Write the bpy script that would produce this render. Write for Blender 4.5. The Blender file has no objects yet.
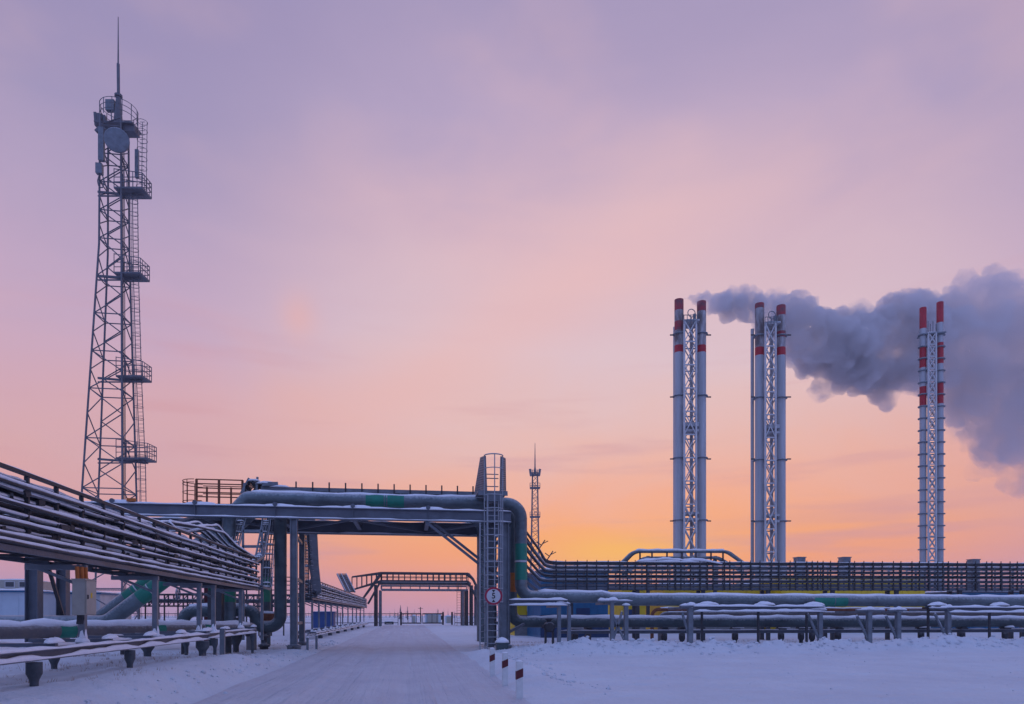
import bpy, math, random
from mathutils import Vector, Matrix, noise
random.seed(7)
R = math.radians
sc = bpy.context.scene
col = sc.collection
V = Vector

# ------------------------------------------------------------------ camera
TH = R(8.3); CT, ST = math.cos(TH), math.sin(TH)
F, HOR, EYE = 700.0, 615.0, 1.7
cam = bpy.data.objects.new('camera', bpy.data.cameras.new('camera'))
col.objects.link(cam); sc.camera = cam
cam.location = (0, 0, EYE); cam.rotation_euler = (R(90), 0, -TH)
cam.data.sensor_width = 36; cam.data.lens = F / 1024 * 36
cam.data.shift_y = (HOR - 352) / 1024
cam.data.clip_start = 0.1; cam.data.clip_end = 6000

# ------------------------------------------------------------------ exposure, world, sun
sc.view_settings.view_transform = 'Standard'; sc.view_settings.look = 'None'
sc.view_settings.exposure = 0.0; sc.view_settings.gamma = 1.0
sc.view_settings.use_curve_mapping = False
sc.cycles.max_bounces = 6; sc.cycles.diffuse_bounces = 3; sc.cycles.glossy_bounces = 3
sc.cycles.volume_bounces = 3; sc.cycles.volume_step_rate = 0.5; sc.cycles.volume_max_steps = 64
sc.cycles.use_denoising = True

def lin(c, k=1.0):
    out = []
    for v in c:
        v /= 255.0
        out.append((v / 12.92 if v <= 0.04045 else ((v + 0.055) / 1.055) ** 2.4) * k)
    return tuple(out) + (1,)

HAZE = 0.00034
SUN_AZ = TH + math.atan((615 - 512) / F)      # azimuth from +Y towards +X
SUN_EL = R(4)
W = bpy.data.worlds.new('World'); sc.world = W; W.use_nodes = True
def build_world():
    nt = W.node_tree; N = nt.nodes; L = nt.links; N.clear()
    def n(t, **k):
        x = N.new(t)
        for a, b in k.items(): setattr(x, a, b)
        return x
    def math_(op, a, b=None, clamp=False):
        m = n('ShaderNodeMath', operation=op); m.use_clamp = clamp
        for i, v in enumerate((a, b)):
            if v is None: continue
            if isinstance(v, (int, float)): m.inputs[i].default_value = v
            else: L.new(v, m.inputs[i])
        return m.outputs[0]
    def ramp(src, stops):
        r = n('ShaderNodeValToRGB'); r.color_ramp.interpolation = 'B_SPLINE' if False else 'EASE'
        r.color_ramp.interpolation = 'LINEAR'
        e = r.color_ramp.elements
        while len(e) > 1: e.remove(e[0])
        e[0].position = stops[0][0]; e[0].color = lin(stops[0][1])
        for p, c in stops[1:]:
            q = e.new(p); q.color = lin(c)
        L.new(src, r.inputs[0]); return r.outputs[0]
    def mr(src, a, b, c=0.0, d=1.0, smooth=True):
        m = n('ShaderNodeMapRange'); m.interpolation_type = 'SMOOTHSTEP' if smooth else 'LINEAR'
        for i, v in zip((1, 2, 3, 4), (a, b, c, d)): m.inputs[i].default_value = v
        L.new(src, m.inputs[0]); return m.outputs[0]
    def mixc(f, a, b, bt='MIX'):
        m = n('ShaderNodeMix', data_type='RGBA', blend_type=bt)
        if isinstance(f, (int, float)): m.inputs[0].default_value = f
        else: L.new(f, m.inputs[0])
        for i, v in ((6, a), (7, b)):
            if isinstance(v, tuple): m.inputs[i].default_value = v
            else: L.new(v, m.inputs[i])
        return m.outputs[2]
    tc = n('ShaderNodeTexCoord')
    sep = n('ShaderNodeSeparateXYZ'); L.new(tc.outputs['Generated'], sep.inputs[0])
    # horizontal unit vector . sun azimuth
    hl = math_('SQRT', math_('ADD', math_('MULTIPLY', sep.outputs[0], sep.outputs[0]),
               math_('ADD', math_('MULTIPLY', sep.outputs[1], sep.outputs[1]), 1e-6)))
    dt = math_('ADD', math_('MULTIPLY', sep.outputs[0], math.sin(SUN_AZ)), math_('MULTIPLY', sep.outputs[1], math.cos(SUN_AZ)))
    a = math_('DIVIDE', dt, hl)
    # soft cloud wander of the elevation
    mp = n('ShaderNodeMapping'); mp.inputs['Scale'].default_value = (1.0, 1.0, 3.2)
    L.new(tc.outputs['Generated'], mp.inputs[0])
    nz = n('ShaderNodeTexNoise'); nz.inputs['Scale'].default_value = 2.6; nz.inputs['Detail'].default_value = 5
    nz.inputs['Roughness'].default_value = 0.5; nz.inputs['Distortion'].default_value = 0.7
    L.new(mp.outputs[0], nz.inputs['Vector'])
    wob = math_('MULTIPLY', math_('SUBTRACT', nz.outputs[0], 0.5), 0.16)
    amp = mr(sep.outputs[2], 0.0, 0.25)
    z = math_('ADD', sep.outputs[2], math_('MULTIPLY', wob, amp), clamp=True)
    glow = ramp(z, SKY_GLOW); side = ramp(z, SKY_SIDE); anti = ramp(z, SKY_ANTI)
    f1 = mr(a, 0.82, 0.995); f2 = mr(a, -0.4, 0.68)
    c = mixc(f1, side, glow); c = mixc(f2, anti, c)
    # streaks of thin cloud low down
    mp2 = n('ShaderNodeMapping'); mp2.inputs['Scale'].default_value = (1.0, 1.0, 11.0)
    L.new(tc.outputs['Generated'], mp2.inputs[0])
    n2 = n('ShaderNodeTexNoise'); n2.inputs['Scale'].default_value = 3.0; n2.inputs['Detail'].default_value = 6
    L.new(mp2.outputs[0], n2.inputs['Vector'])
    st = math_('MULTIPLY', mr(n2.outputs[0], 0.52, 0.75), math_('MULTIPLY', mr(sep.outputs[2], 0.02, 0.08), mr(sep.outputs[2], 0.45, 0.2)))
    c = mixc(math_('MULTIPLY', st, 0.55), c, lin((205, 150, 160)))
    # faint glowing patches high up
    n3 = n('ShaderNodeTexNoise'); n3.inputs['Scale'].default_value = 3.3; n3.inputs['Detail'].default_value = 4
    mp3 = n('ShaderNodeMapping'); mp3.inputs['Scale'].default_value = (1, 1, 1.8); mp3.inputs['Location'].default_value = (0.7, 0.2, 0.35)
    L.new(tc.outputs['Generated'], mp3.inputs[0]); L.new(mp3.outputs[0], n3.inputs['Vector'])
    pt = math_('MULTIPLY', mr(n3.outputs[0], 0.5, 0.75), mr(sep.outputs[2], 0.12, 0.3))
    c = mixc(math_('MULTIPLY', pt, 0.22), c, lin((244, 196, 190)))
    # brighter patches of thin cloud: (px, py, half length, half height, tilt, strength, colour)
    for px, py, la, lb, tilt, k, cc in ((615, 236, 0.20, 0.075, 24, 0.42, (238, 196, 194)), (470, 350, 0.26, 0.05, 28, 0.38, (238, 184, 176)), (298, 318, 0.022, 0.026, 0, 0.55, (232, 178, 172)),
                                        (618, 552, 0.11, 0.026, 0, 1.0, (255, 184, 66)), (330, 400, 0.3, 0.035, 8, 0.25, (234, 178, 166)), (860, 512, 0.22, 0.012, 3, 0.4, (220, 158, 150))):
        D = V(((px - 512) / F * CT + ST, -(px - 512) / F * ST + CT, (HOR - py) / F)).normalized()
        U0 = D.cross(V((0, 0, 1))).normalized(); V0 = U0.cross(D); ct_, st_ = math.cos(R(tilt)), math.sin(R(tilt))
        U1 = (U0 * ct_ + V0 * st_); V1 = (V0 * ct_ - U0 * st_)
        def dot(w):
            d_ = n('ShaderNodeVectorMath', operation='DOT_PRODUCT'); L.new(tc.outputs['Generated'], d_.inputs[0]); d_.inputs[1].default_value = w; return d_.outputs['Value']
        uu = math_('ADD', math_('DIVIDE', dot(U1), la), math_('MULTIPLY', wob, 3.0)); vv = math_('ADD', math_('DIVIDE', dot(V1), lb), math_('MULTIPLY', wob, 4.0))
        e = math_('POWER', 2.71828, math_('MULTIPLY', math_('ADD', math_('MULTIPLY', uu, uu), math_('MULTIPLY', vv, vv)), -1.0))
        e = math_('MULTIPLY', e, mr(dot(D), 0.0, 0.4)); c = mixc(math_('MULTIPLY', e, k), c, lin(cc))
    # below the horizon: dim snow colour
    c = mixc(mr(sep.outputs[2], -0.02, 0.0, smooth=False), lin((150, 140, 175)), c)
    sky = n('ShaderNodeTexSky', sky_type='NISHITA'); sky.sun_disc = False
    sky.sun_elevation = SUN_EL; sky.sun_rotation = SUN_AZ
    sky.dust_density = 2.0; sky.ozone_density = 3.0
    b1 = n('ShaderNodeBackground'); b1.inputs[1].default_value = 1.0; L.new(c, b1.inputs[0])
    b2 = n('ShaderNodeBackground'); b2.inputs[1].default_value = 0.002; L.new(sky.outputs[0], b2.inputs[0])
    ad = n('ShaderNodeAddShader'); L.new(b1.outputs[0], ad.inputs[0]); L.new(b2.outputs[0], ad.inputs[1])
    o = n('ShaderNodeOutputWorld'); L.new(ad.outputs[0], o.inputs[0])
SKY_GLOW = [(0.0, (212, 152, 164)), (0.02, (232, 154, 142)), (0.045, (248, 158, 116)), (0.08, (255, 164, 96)), (0.11, (254, 170, 104)), (0.16, (245, 176, 146)), (0.227, (234, 186, 175)),
            (0.29, (229, 192, 190)), (0.35, (223, 195, 202)), (0.42, (219, 188, 198)), (0.48, (211, 180, 195)), (0.566, (182, 164, 195)), (0.656, (167, 153, 188)), (0.8, (146, 152, 206)), (1.0, (136, 164, 234))]
SKY_SIDE = [(0.0, (188, 152, 178)), (0.04, (203, 152, 168)), (0.09, (220, 158, 158)), (0.13, (222, 164, 160)), (0.19, (217, 170, 172)), (0.27, (212, 170, 182)), (0.33, (205, 170, 190)),
            (0.37, (195, 168, 194)), (0.44, (180, 161, 192)), (0.54, (163, 151, 187)), (0.64, (155, 144, 183)), (0.8, (144, 150, 204)), (1.0, (136, 164, 234))]
SKY_ANTI = [(0.0, (122, 146, 206)), (0.1, (136, 156, 216)), (0.22, (152, 164, 224)), (0.4, (150, 172, 236)), (0.7, (142, 168, 238)), (1.0, (136, 164, 234))]
build_world()
sl = bpy.data.lights.new('sun', 'SUN'); sl.energy = 0.05; sl.angle = R(14); sl.color = (1.0, 0.62, 0.36)
so = bpy.data.objects.new('sun', sl); col.objects.link(so)
so.rotation_euler = (R(90) - SUN_EL, 0, math.pi - SUN_AZ)

# ------------------------------------------------------------------ materials
def nodes_mat(name):
    m = bpy.data.materials.new(name); m.use_nodes = True
    return m, m.node_tree, m.node_tree.nodes['Principled BSDF']
def mat(name, c, rough=0.5, metal=0.0, var=0.25, scale=3.0, bump=0.0, bscale=20.0, c2=None, dirt=(0.52, 0.7), frost=0.0, stretch=None):
    """painted / galvanised surface: base colour broken up by noise, a little dirt and bump, frost on upward faces"""
    m, nt, b = nodes_mat(name); N, L = nt.nodes, nt.links
    tc = N.new('ShaderNodeTexCoord')
    nz = N.new('ShaderNodeTexNoise'); nz.inputs['Scale'].default_value = scale; nz.inputs['Detail'].default_value = 6; nz.inputs['Roughness'].default_value = 0.6
    mp = N.new('ShaderNodeMapping'); mp.inputs['Scale'].default_value = stretch or (1, 1, 1); L.new(tc.outputs['Object'], mp.inputs[0]); L.new(mp.outputs[0], nz.inputs['Vector'])
    mr_ = N.new('ShaderNodeMapRange'); mr_.inputs[1].default_value = dirt[0] - 0.25; mr_.inputs[2].default_value = dirt[1]
    L.new(nz.outputs[0], mr_.inputs[0])
    mx = N.new('ShaderNodeMix'); mx.data_type = 'RGBA'
    c2 = c2 or tuple(v * (1 - var) for v in c)
    mx.inputs[6].default_value = tuple(c) + (1,); mx.inputs[7].default_value = tuple(c2) + (1,)
    L.new(mr_.outputs[0], mx.inputs[0])
    out = mx.outputs[2]
    if frost > 0:
        g = N.new('ShaderNodeNewGeometry'); s = N.new('ShaderNodeSeparateXYZ'); L.new(g.outputs['Normal'], s.inputs[0])
        n2 = N.new('ShaderNodeTexNoise'); n2.inputs['Scale'].default_value = 9; n2.inputs['Detail'].default_value = 5
        L.new(tc.outputs['Object'], n2.inputs['Vector'])
        ad = N.new('ShaderNodeMath'); ad.operation = 'ADD'; L.new(s.outputs[2], ad.inputs[0]); L.new(n2.outputs[0], ad.inputs[1])
        r2 = N.new('ShaderNodeMapRange'); r2.inputs[1].default_value = 0.75; r2.inputs[2].default_value = 1.25; r2.inputs[4].default_value = frost
        L.new(ad.outputs[0], r2.inputs[0])
        m2 = N.new('ShaderNodeMix'); m2.data_type = 'RGBA'; L.new(r2.outputs[0], m2.inputs[0]); L.new(out, m2.inputs[6])
        m2.inputs[7].default_value = (0.8, 0.82, 0.87, 1); out = m2.outputs[2]
    L.new(out, b.inputs['Base Color'])
    b.inputs['Roughness'].default_value = rough; b.inputs['Metallic'].default_value = metal
    if bump > 0:
        n3 = N.new('ShaderNodeTexNoise'); n3.inputs['Scale'].default_value = bscale; n3.inputs['Detail'].default_value = 5
        L.new(tc.outputs['Object'], n3.inputs['Vector'])
        bp = N.new('ShaderNodeBump'); bp.inputs['Strength'].default_value = bump; bp.inputs['Distance'].default_value = 0.05
        L.new(n3.outputs[0], bp.inputs['Height']); L.new(bp.outputs[0], b.inputs['Normal'])
    return m
def snow_mat(name, base, tint, big, strength, tracks=False):
    m, nt, b = nodes_mat(name); N, L = nt.nodes, nt.links
    tc = N.new('ShaderNodeTexCoord')
    def nz(scale, detail=6, rough=0.55, sc3=None):
        x = N.new('ShaderNodeTexNoise'); x.inputs['Scale'].default_value = scale; x.inputs['Detail'].default_value = detail; x.inputs['Roughness'].default_value = rough
        if sc3:
            mp = N.new('ShaderNodeMapping'); mp.inputs['Scale'].default_value = sc3; L.new(tc.outputs['Object'], mp.inputs[0]); L.new(mp.outputs[0], x.inputs['Vector'])
        else: L.new(tc.outputs['Object'], x.inputs['Vector'])
        return x.outputs[0]
    def mth(op, a, bb):
        q = N.new('ShaderNodeMath'); q.operation = op
        for i, v in enumerate((a, bb)):
            if isinstance(v, (int, float)): q.inputs[i].default_value = v
            else: L.new(v, q.inputs[i])
        return q.outputs[0]
    a = nz(big, 8, 0.62)
    mr_ = N.new('ShaderNodeMapRange'); mr_.inputs[1].default_value = 0.35; mr_.inputs[2].default_value = 0.7; L.new(a, mr_.inputs[0])
    mx = N.new('ShaderNodeMix'); mx.data_type = 'RGBA'; mx.inputs[6].default_value = base + (1,); mx.inputs[7].default_value = tint + (1,)
    L.new(mr_.outputs[0], mx.inputs[0]); outc = mx.outputs[2]
    h = mth('ADD', mth('MULTIPLY', nz(1.3, 5), 0.5), mth('ADD', mth('MULTIPLY', nz(7.0, 6, 0.6), 0.16), mth('MULTIPLY', nz(45, 3), 0.03)))
    if tracks:
        t1 = nz(1.0, 5, 0.6, (2.6, 0.05, 1)); t2 = nz(1.0, 4, 0.6, (9.0, 0.12, 1))
        h = mth('ADD', h, mth('ADD', mth('MULTIPLY', t1, 0.34), mth('MULTIPLY', t2, 0.14)))
        r2 = N.new('ShaderNodeMapRange'); r2.inputs[1].default_value = 0.45; r2.inputs[2].default_value = 0.68; r2.inputs[4].default_value = 0.5; L.new(t1, r2.inputs[0])
        m2 = N.new('ShaderNodeMix'); m2.data_type = 'RGBA'; L.new(r2.outputs[0], m2.inputs[0]); L.new(outc, m2.inputs[6]); m2.inputs[7].default_value = (0.55, 0.52, 0.56, 1)
        outc = m2.outputs[2]
    L.new(outc, b.inputs['Base Color']); b.inputs['Roughness'].default_value = 0.75
    b.inputs['Specular IOR Level'].default_value = 0.25
    bp = N.new('ShaderNodeBump'); bp.inputs['Strength'].default_value = strength; bp.inputs['Distance'].default_value = 0.5
    L.new(h, bp.inputs['Height']); L.new(bp.outputs[0], b.inputs['Normal'])
    return m
M = {}
M['ground'] = snow_mat('snow_field', (0.71, 0.75, 0.80), (0.63, 0.65, 0.70), 0.35, 0.9)
M['road'] = snow_mat('packed_snow', (0.66, 0.66, 0.70), (0.57, 0.56, 0.61), 0.5, 0.9, tracks=True)
M['snow'] = mat('snow', (0.90, 0.92, 0.96), 0.8, 0, 0.08, 6, 0.6, 14)
M['galv'] = mat('galvanised_steel', (0.205, 0.24, 0.28), 0.5, 0.25, 0.4, 2.5, 0.15, 30, frost=0.6)
M['beam'] = mat('girder_steel', (0.13, 0.155, 0.195), 0.5, 0.25, 0.4, 1.2, 0.2, 12, frost=0.3)
M['dark'] = mat('weathered_dark_steel', (0.05, 0.055, 0.065), 0.6, 0.1, 0.4, 3, 0.2, 30, frost=0.25)
M['tower'] = mat('tower_steel', (0.16, 0.17, 0.20), 0.6, 0.1, 0.3, 1.0)
M['pilem'] = mat('pile_steel', (0.09, 0.11, 0.13), 0.6, 0.1, 0.5, 6, 0.3, 20, frost=0.5)
M['lightgalv'] = mat('light_galvanised_steel', (0.36, 0.39, 0.43), 0.5, 0.2, 0.3, 4, frost=0.5)
M['black'] = mat('cable_jacket', (0.03, 0.032, 0.038), 0.6, 0, 0.4, 4, 0.2, 30, frost=0.35)
M['pipe'] = mat('pipe_cladding', (0.17, 0.225, 0.25), 0.38, 0.3, 0.55, 1.8, 0.35, 7, frost=0.35, stretch=(.5, 1, 1))
M['pipe_dark'] = mat('dull_pipe_paint', (0.08, 0.12, 0.135), 0.45, 0.25, 0.55, 1.8, 0.35, 7, frost=0.35, stretch=(.5, 1, 1))
M['pipe_brown'] = mat('insulated_pipe_wrap', (0.20, 0.165, 0.145), 0.7, 0.0, 0.4, 2.4, 0.5, 9, c2=(0.12, 0.12, 0.13), frost=0.3)
M['teal'] = mat('teal_band_paint', (0.006, 0.24, 0.16), 0.5, 0, 0.3, 3, 0.1, 12)
M['teal_dim'] = mat('faded_teal_paint', (0.01, 0.26, 0.13), 0.55, 0, 0.4, 1.5, 0.2, 7, c2=(0.02, 0.17, 0.10))
M['orange'] = mat('orange_band_paint', (0.52, 0.14, 0.01), 0.5, 0, 0.35, 5)
M['white'] = mat('white_paint', (0.62, 0.63, 0.65), 0.55, 0, 0.2, 1.2, 0.1, 8)
M['stackw'] = mat('stack_white_paint', (0.50, 0.53, 0.57), 0.5, 0.05, 0.35, 1.6, 0.1, 4, stretch=(1, 1, .06))
M['soot'] = mat('sooty_white_paint', (0.62, 0.63, 0.66), 0.6, 0.05, 0.5, 1.1, 0.1, 4, c2=(0.15, 0.12, 0.12), dirt=(0.5, 0.6), stretch=(1, 1, .35))
M['red'] = mat('stack_red_paint', (0.50, 0.004, 0.022), 0.5, 0, 0.3, 1.5)
M['sootred'] = mat('sooty_red_paint', (0.46, 0.006, 0.025), 0.6, 0, 0.5, 1.2, c2=(0.16, 0.05, 0.06), dirt=(0.5, 0.62))
M['signred'] = mat('sign_red', (0.40, 0.01, 0.05), 0.4)
M['bollred'] = mat('bollard_red', (0.10, 0.005, 0.012), 0.5)
M['bollw'] = mat('bollard_white', (0.70, 0.72, 0.72), 0.5, 0, 0.2, 9)
M['black_paint'] = mat('black_paint', (0.02, 0.02, 0.025), 0.5)
M['cream'] = mat('cream_cabinet_paint', (0.40, 0.38, 0.33), 0.5, 0, 0.2, 6, 0.05)
M['yellow'] = mat('yellow_cladding', (0.80, 0.56, 0.008), 0.5, 0, 0.25, 1.5, 0.1, 8)
M['blue'] = mat('blue_cladding', (0.015, 0.16, 0.33), 0.5, 0, 0.3, 1.5, 0.1, 8)
M['cont'] = mat('container_blue', (0.015, 0.09, 0.30), 0.5)
M['navy'] = mat('navy_cladding', (0.012, 0.05, 0.14), 0.5, 0, 0.3, 1.5, 0.1, 8)
M['bldw'] = mat('pale_blue_cladding', (0.50, 0.60, 0.68), 0.55, 0, 0.12, 1.5, 0.1, 8)
M['glass'] = mat('window_glass', (0.05, 0.06, 0.07), 0.12, 0, 0.1)
M['conc'] = mat('concrete', (0.26, 0.26, 0.27), 0.85, 0, 0.3, 6, 0.4, 20, frost=0.6)
M['bark'] = mat('frosted_bark', (0.22, 0.19, 0.22), 0.9, 0, 0.4, 3)
M['needle'] = mat('frosted_needles', (0.20, 0.19, 0.23), 0.9, 0, 0.4, 3)
M['rust'] = mat('rusty_steel', (0.26, 0.09, 0.04), 0.8, 0, 0.5, 5)

# ------------------------------------------------------------------ mesh helpers
class MB:
    def __init__(s): s.v = []; s.f = []; s.sm = []; s.mi = []; s.marks = []; s.depth = 0
    def add(s, vs, fs, smooth=False, mi=0):
        o = len(s.v); s.v.extend(vs)
        for f in fs: s.f.append([i + o for i in f]); s.sm.append(smooth); s.mi.append(mi)
        return s
    def bar(s, a, b, w, h, up=(0, 0, 1), mi=0):
        a, b = V(a), V(b); d = (b - a)
        if d.length < 1e-6: return s
        d.normalize(); u = V(up)
        if abs(d.dot(u)) > 0.98: u = V((0, 1, 0))
        sx = d.cross(u).normalized(); uy = sx.cross(d).normalized()
        vs = []
        for p in (a, b):
            for i, j in ((-1, -1), (1, -1), (1, 1), (-1, 1)): vs.append(p + sx * (w / 2 * i) + uy * (h / 2 * j))
        return s.add(vs, [(0, 1, 2, 3), (7, 6, 5, 4), (0, 4, 5, 1), (1, 5, 6, 2), (2, 6, 7, 3), (3, 7, 4, 0)], False, mi)
    def box(s, x0, x1, y0, y1, z0, z1, mi=0):
        return s.bar(((x0 + x1) / 2, (y0 + y1) / 2, z0), ((x0 + x1) / 2, (y0 + y1) / 2, z1), abs(x1 - x0), abs(y1 - y0), (0, 1, 0), mi)
    def ibeam(s, a, b, w, h, t=0.03, up=(0, 0, 1)):
        a, b, u = V(a), V(b), V(up); d = (b - a).normalized()
        if abs(d.dot(u)) > 0.98: u = V((0, 1, 0))
        sx = d.cross(u).normalized(); uy = sx.cross(d).normalized()
        s.bar(a, b, t, h - 2 * t, u); o = uy * (h / 2 - t / 2)
        s.bar(a + o, b + o, w, t, u); s.bar(a - o, b - o, w, t, u); return s
    def tube(s, pts, r, n=8, caps=True, closed=False, mi=0):
        pts = [V(p) for p in pts]; k = len(pts)
        rs = r if isinstance(r, (list, tuple)) else [r] * k
        T = []
        for i in range(k):
            p0 = pts[i - 1] if (i > 0 or closed) else pts[i]; p1 = pts[(i + 1) % k] if (i < k - 1 or closed) else pts[i]
            T.append((p1 - p0).normalized())
        u = V((0, 0, 1)) if abs(T[0].z) < 0.9 else V((1, 0, 0))
        u = (u - T[0] * u.dot(T[0])).normalized(); vs = []
        for i in range(k):
            u = (u - T[i] * u.dot(T[i])).normalized(); w = T[i].cross(u)
            for j in range(n):
                an = 2 * math.pi * j / n
                vs.append(pts[i] + (u * math.cos(an) + w * math.sin(an)) * rs[i])
        fs = []
        for i in range(k if closed else k - 1):
            a = i * n; b = ((i + 1) % k) * n
            for j in range(n): fs.append((a + j, a + (j + 1) % n, b + (j + 1) % n, b + j))
        s.add(vs, fs, True, mi)
        if caps and not closed:
            s.add(vs[:n], [tuple(range(n))[::-1]], False, mi); s.add(vs[-n:], [tuple(range(n))], False, mi)
        return s
    def ring(s, c, R_, r, axis='z', n=16, m=5, a0=0, a1=360):
        c = V(c); full = abs(a1 - a0) >= 360; pts = []
        for i in range(n if full else n + 1):
            a = R(a0 + (a1 - a0) * i / n); x, y = R_ * math.cos(a), R_ * math.sin(a)
            pts.append(c + (V((x, y, 0)) if axis == 'z' else V((x, 0, y)) if axis == 'y' else V((0, x, y))))
        return s.tube(pts, r, m, not full, full)
    def lathe(s, c, prof, n=20, mis=None, d=(0, 0, 1)):
        c = V(c); q = V(d).to_track_quat('Z', 'Y'); vs = []
        for r, h in prof:
            for j in range(n):
                a = 2 * math.pi * j / n; vs.append(c + q @ V((r * math.cos(a), r * math.sin(a), h)))
        for i in range(len(prof) - 1):
            fs = [(i * n + j, i * n + (j + 1) % n, (i + 1) * n + (j + 1) % n, (i + 1) * n + j) for j in range(n)]
            o = len(s.v)
            s.add(vs, [], True) if i == 0 else None
            if i == 0: base = len(s.v) - len(vs)
            for f in fs: s.f.append([k + base for k in f]); s.sm.append(True); s.mi.append(mis[i] if mis else 0)
        s.add(vs[:n], [tuple(range(n))[::-1]]); s.add(vs[-n:], [tuple(range(n))], False, mis[-1] if mis else 0)
        return s
    def lump(s, c, rx, ry, rz, seed=0, n=10, m=5):
        """a heap of snow: flat underneath, uneven on top"""
        c = V(c); vs = []
        for i in range(m):
            t = i / (m - 1) * math.pi / 2
            for j in range(n):
                a = 2 * math.pi * j / n; k = 1 + 0.22 * noise.noise(V((math.cos(a) * 1.7 + seed * 3.1, math.sin(a) * 1.7, t + c.x + c.y)))
                vs.append(c + V((rx * k * math.cos(t) * math.cos(a), ry * k * math.cos(t) * math.sin(a), rz * k * math.sin(t))))
        fs = [(i * n + j, i * n + (j + 1) % n, (i + 1) * n + (j + 1) % n, (i + 1) * n + j) for i in range(m - 1) for j in range(n)]
        fs.append(tuple(range(n))[::-1]); return s.add(vs, fs, True)
    def cap(s, pts, w, h, dz=0.0, seed=0, step=0.5, drop=0.0, r=0.0, ang=50, hv=0.5):
        """snow lying along a bar (r=0: width w, on a flat top) or on a pipe of radius r (over +-ang degrees)"""
        P_ = [V(p) for p in pts]; dense = []
        for a, b in zip(P_[:-1], P_[1:]):
            k = max(1, int((b - a).length / step)); dense += [a.lerp(b, i / k) for i in range(k)]
        dense.append(P_[-1]); K = 7; vs = []
        for i, p in enumerate(dense):
            t = (dense[min(i + 1, len(dense) - 1)] - dense[max(i - 1, 0)]); t.z = 0
            if t.length < 1e-5: t = V((1, 0, 0))
            sx = t.normalized().cross(V((0, 0, 1)))
            nv = noise.noise(V((p.x * 1.1 + seed * 7.3, p.y * 1.1, p.z))); nw = noise.noise(V((p.x * 2.3, p.y * 2.3 + seed * 5.1, p.z + 9)))
            hh = h * max(0.12, 1 + hv * 2 * nv + .35 * noise.noise(V((p.x * 4.3, p.y * 4.3, seed)))); e = min(i, len(dense) - 1 - i); 
            if e == 0: hh *= 0.35
            sec = []
            if r > 0:
                A = R(ang * (1 + 0.35 * nw))
                for k in range(K):
                    th = -A + 2 * A * k / (K - 1); rr = r + hh * max(0.0, math.cos(th / A * math.pi / 2)) ** 0.7 + 0.004
                    sec.append((rr * math.sin(th), rr * math.cos(th)))
                sec += [((r - 0.02) * math.sin(A * 0.9), (r - 0.02) * math.cos(A * 0.9)), (-(r - 0.02) * math.sin(A * 0.9), (r - 0.02) * math.cos(A * 0.9))]
            else:
                ww = w / 2 * (1 + 0.25 * nw)
                for k in range(K):
                    th = math.pi * k / (K - 1); sec.append((-ww * math.cos(th), hh * math.sin(th) ** 0.75))
                sec += [(ww * 0.9, -0.006), (-ww * 0.9, -0.006)]
            for a, b in sec: vs.append(p + sx * a + V((0, 0, b + dz)))
        n = K + 2; fs = []
        for i in range(len(dense) - 1):
            for j in range(n): fs.append((i * n + j, (i + 1) * n + j, (i + 1) * n + (j + 1) % n, i * n + (j + 1) % n))
        fs += [tuple(range(n)), tuple(range((len(dense) - 1) * n, len(dense) * n))[::-1]]
        return s.add(vs, fs, True)
    def build(s, name, m, parent=None):
        me = bpy.data.meshes.new(name); org = V((0, 0, 0))
        if parent is not None: org = V(parent['_w'])
        me.from_pydata([tuple(V(p) - org) for p in s.v], [], s.f)
        ms = m if isinstance(m, (list, tuple)) else [m]
        for x in ms: me.materials.append(M[x] if isinstance(x, str) else x)
        me.polygons.foreach_set('use_smooth', s.sm); me.polygons.foreach_set('material_index', s.mi); me.update()
        o = bpy.data.objects.new(name, me); col.objects.link(o)
        if parent is not None: o.parent = parent
        o['_w'] = tuple(org); return o
def _marked(fn):
    def w(s, *a, **k):
        if s.depth == 0: s.marks.append((len(s.v), len(s.f)))
        s.depth += 1
        try: return fn(s, *a, **k)
        finally: s.depth -= 1
    return w
for _n in ('bar', 'box', 'ibeam', 'tube', 'ring', 'lathe', 'lump', 'cap'): setattr(MB, _n, _marked(getattr(MB, _n)))
def fillet(pts, rad, seg=7):
    pts = [V(p) for p in pts]; out = [pts[0]]
    for i in range(1, len(pts) - 1):
        a, b, c = pts[i - 1], pts[i], pts[i + 1]; u = (a - b).normalized(); w = (c - b).normalized()
        an = u.angle(w); rad_ = rad[i] if isinstance(rad, (list, tuple)) else rad
        if an > math.pi - 0.02: out.append(b); continue
        t = min(rad_ / math.tan(an / 2), (a - b).length * 0.49, (c - b).length * 0.49); rr = t * math.tan(an / 2)
        ctr = b + (u + w).normalized() * (rr / math.sin(an / 2)); p0 = b + u * t; p1 = b + w * t
        v0 = p0 - ctr; v1 = p1 - ctr; q = v0.rotation_difference(v1); ax, ang = q.to_axis_angle()
        for k in range(seg + 1): out.append(ctr + Matrix.Rotation(ang * k / seg, 3, ax) @ v0)
    out.append(pts[-1]); return out
def tag(o, label=None, cat=None, group=None, kind=None):
    for k, v in (('label', label), ('category', cat), ('group', group), ('kind', kind)):
        if v: o[k] = v
    return o
def thing(name, loc, label, cat, group=None):
    o = bpy.data.objects.new(name, None); col.objects.link(o); o.location = loc; o['_w'] = tuple(loc)
    o.empty_display_size = 0.5; return tag(o, label, cat, group)
def part(name, m, parent, fn):
    b = MB(); fn(b); return b.build(name, m, parent)
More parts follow.
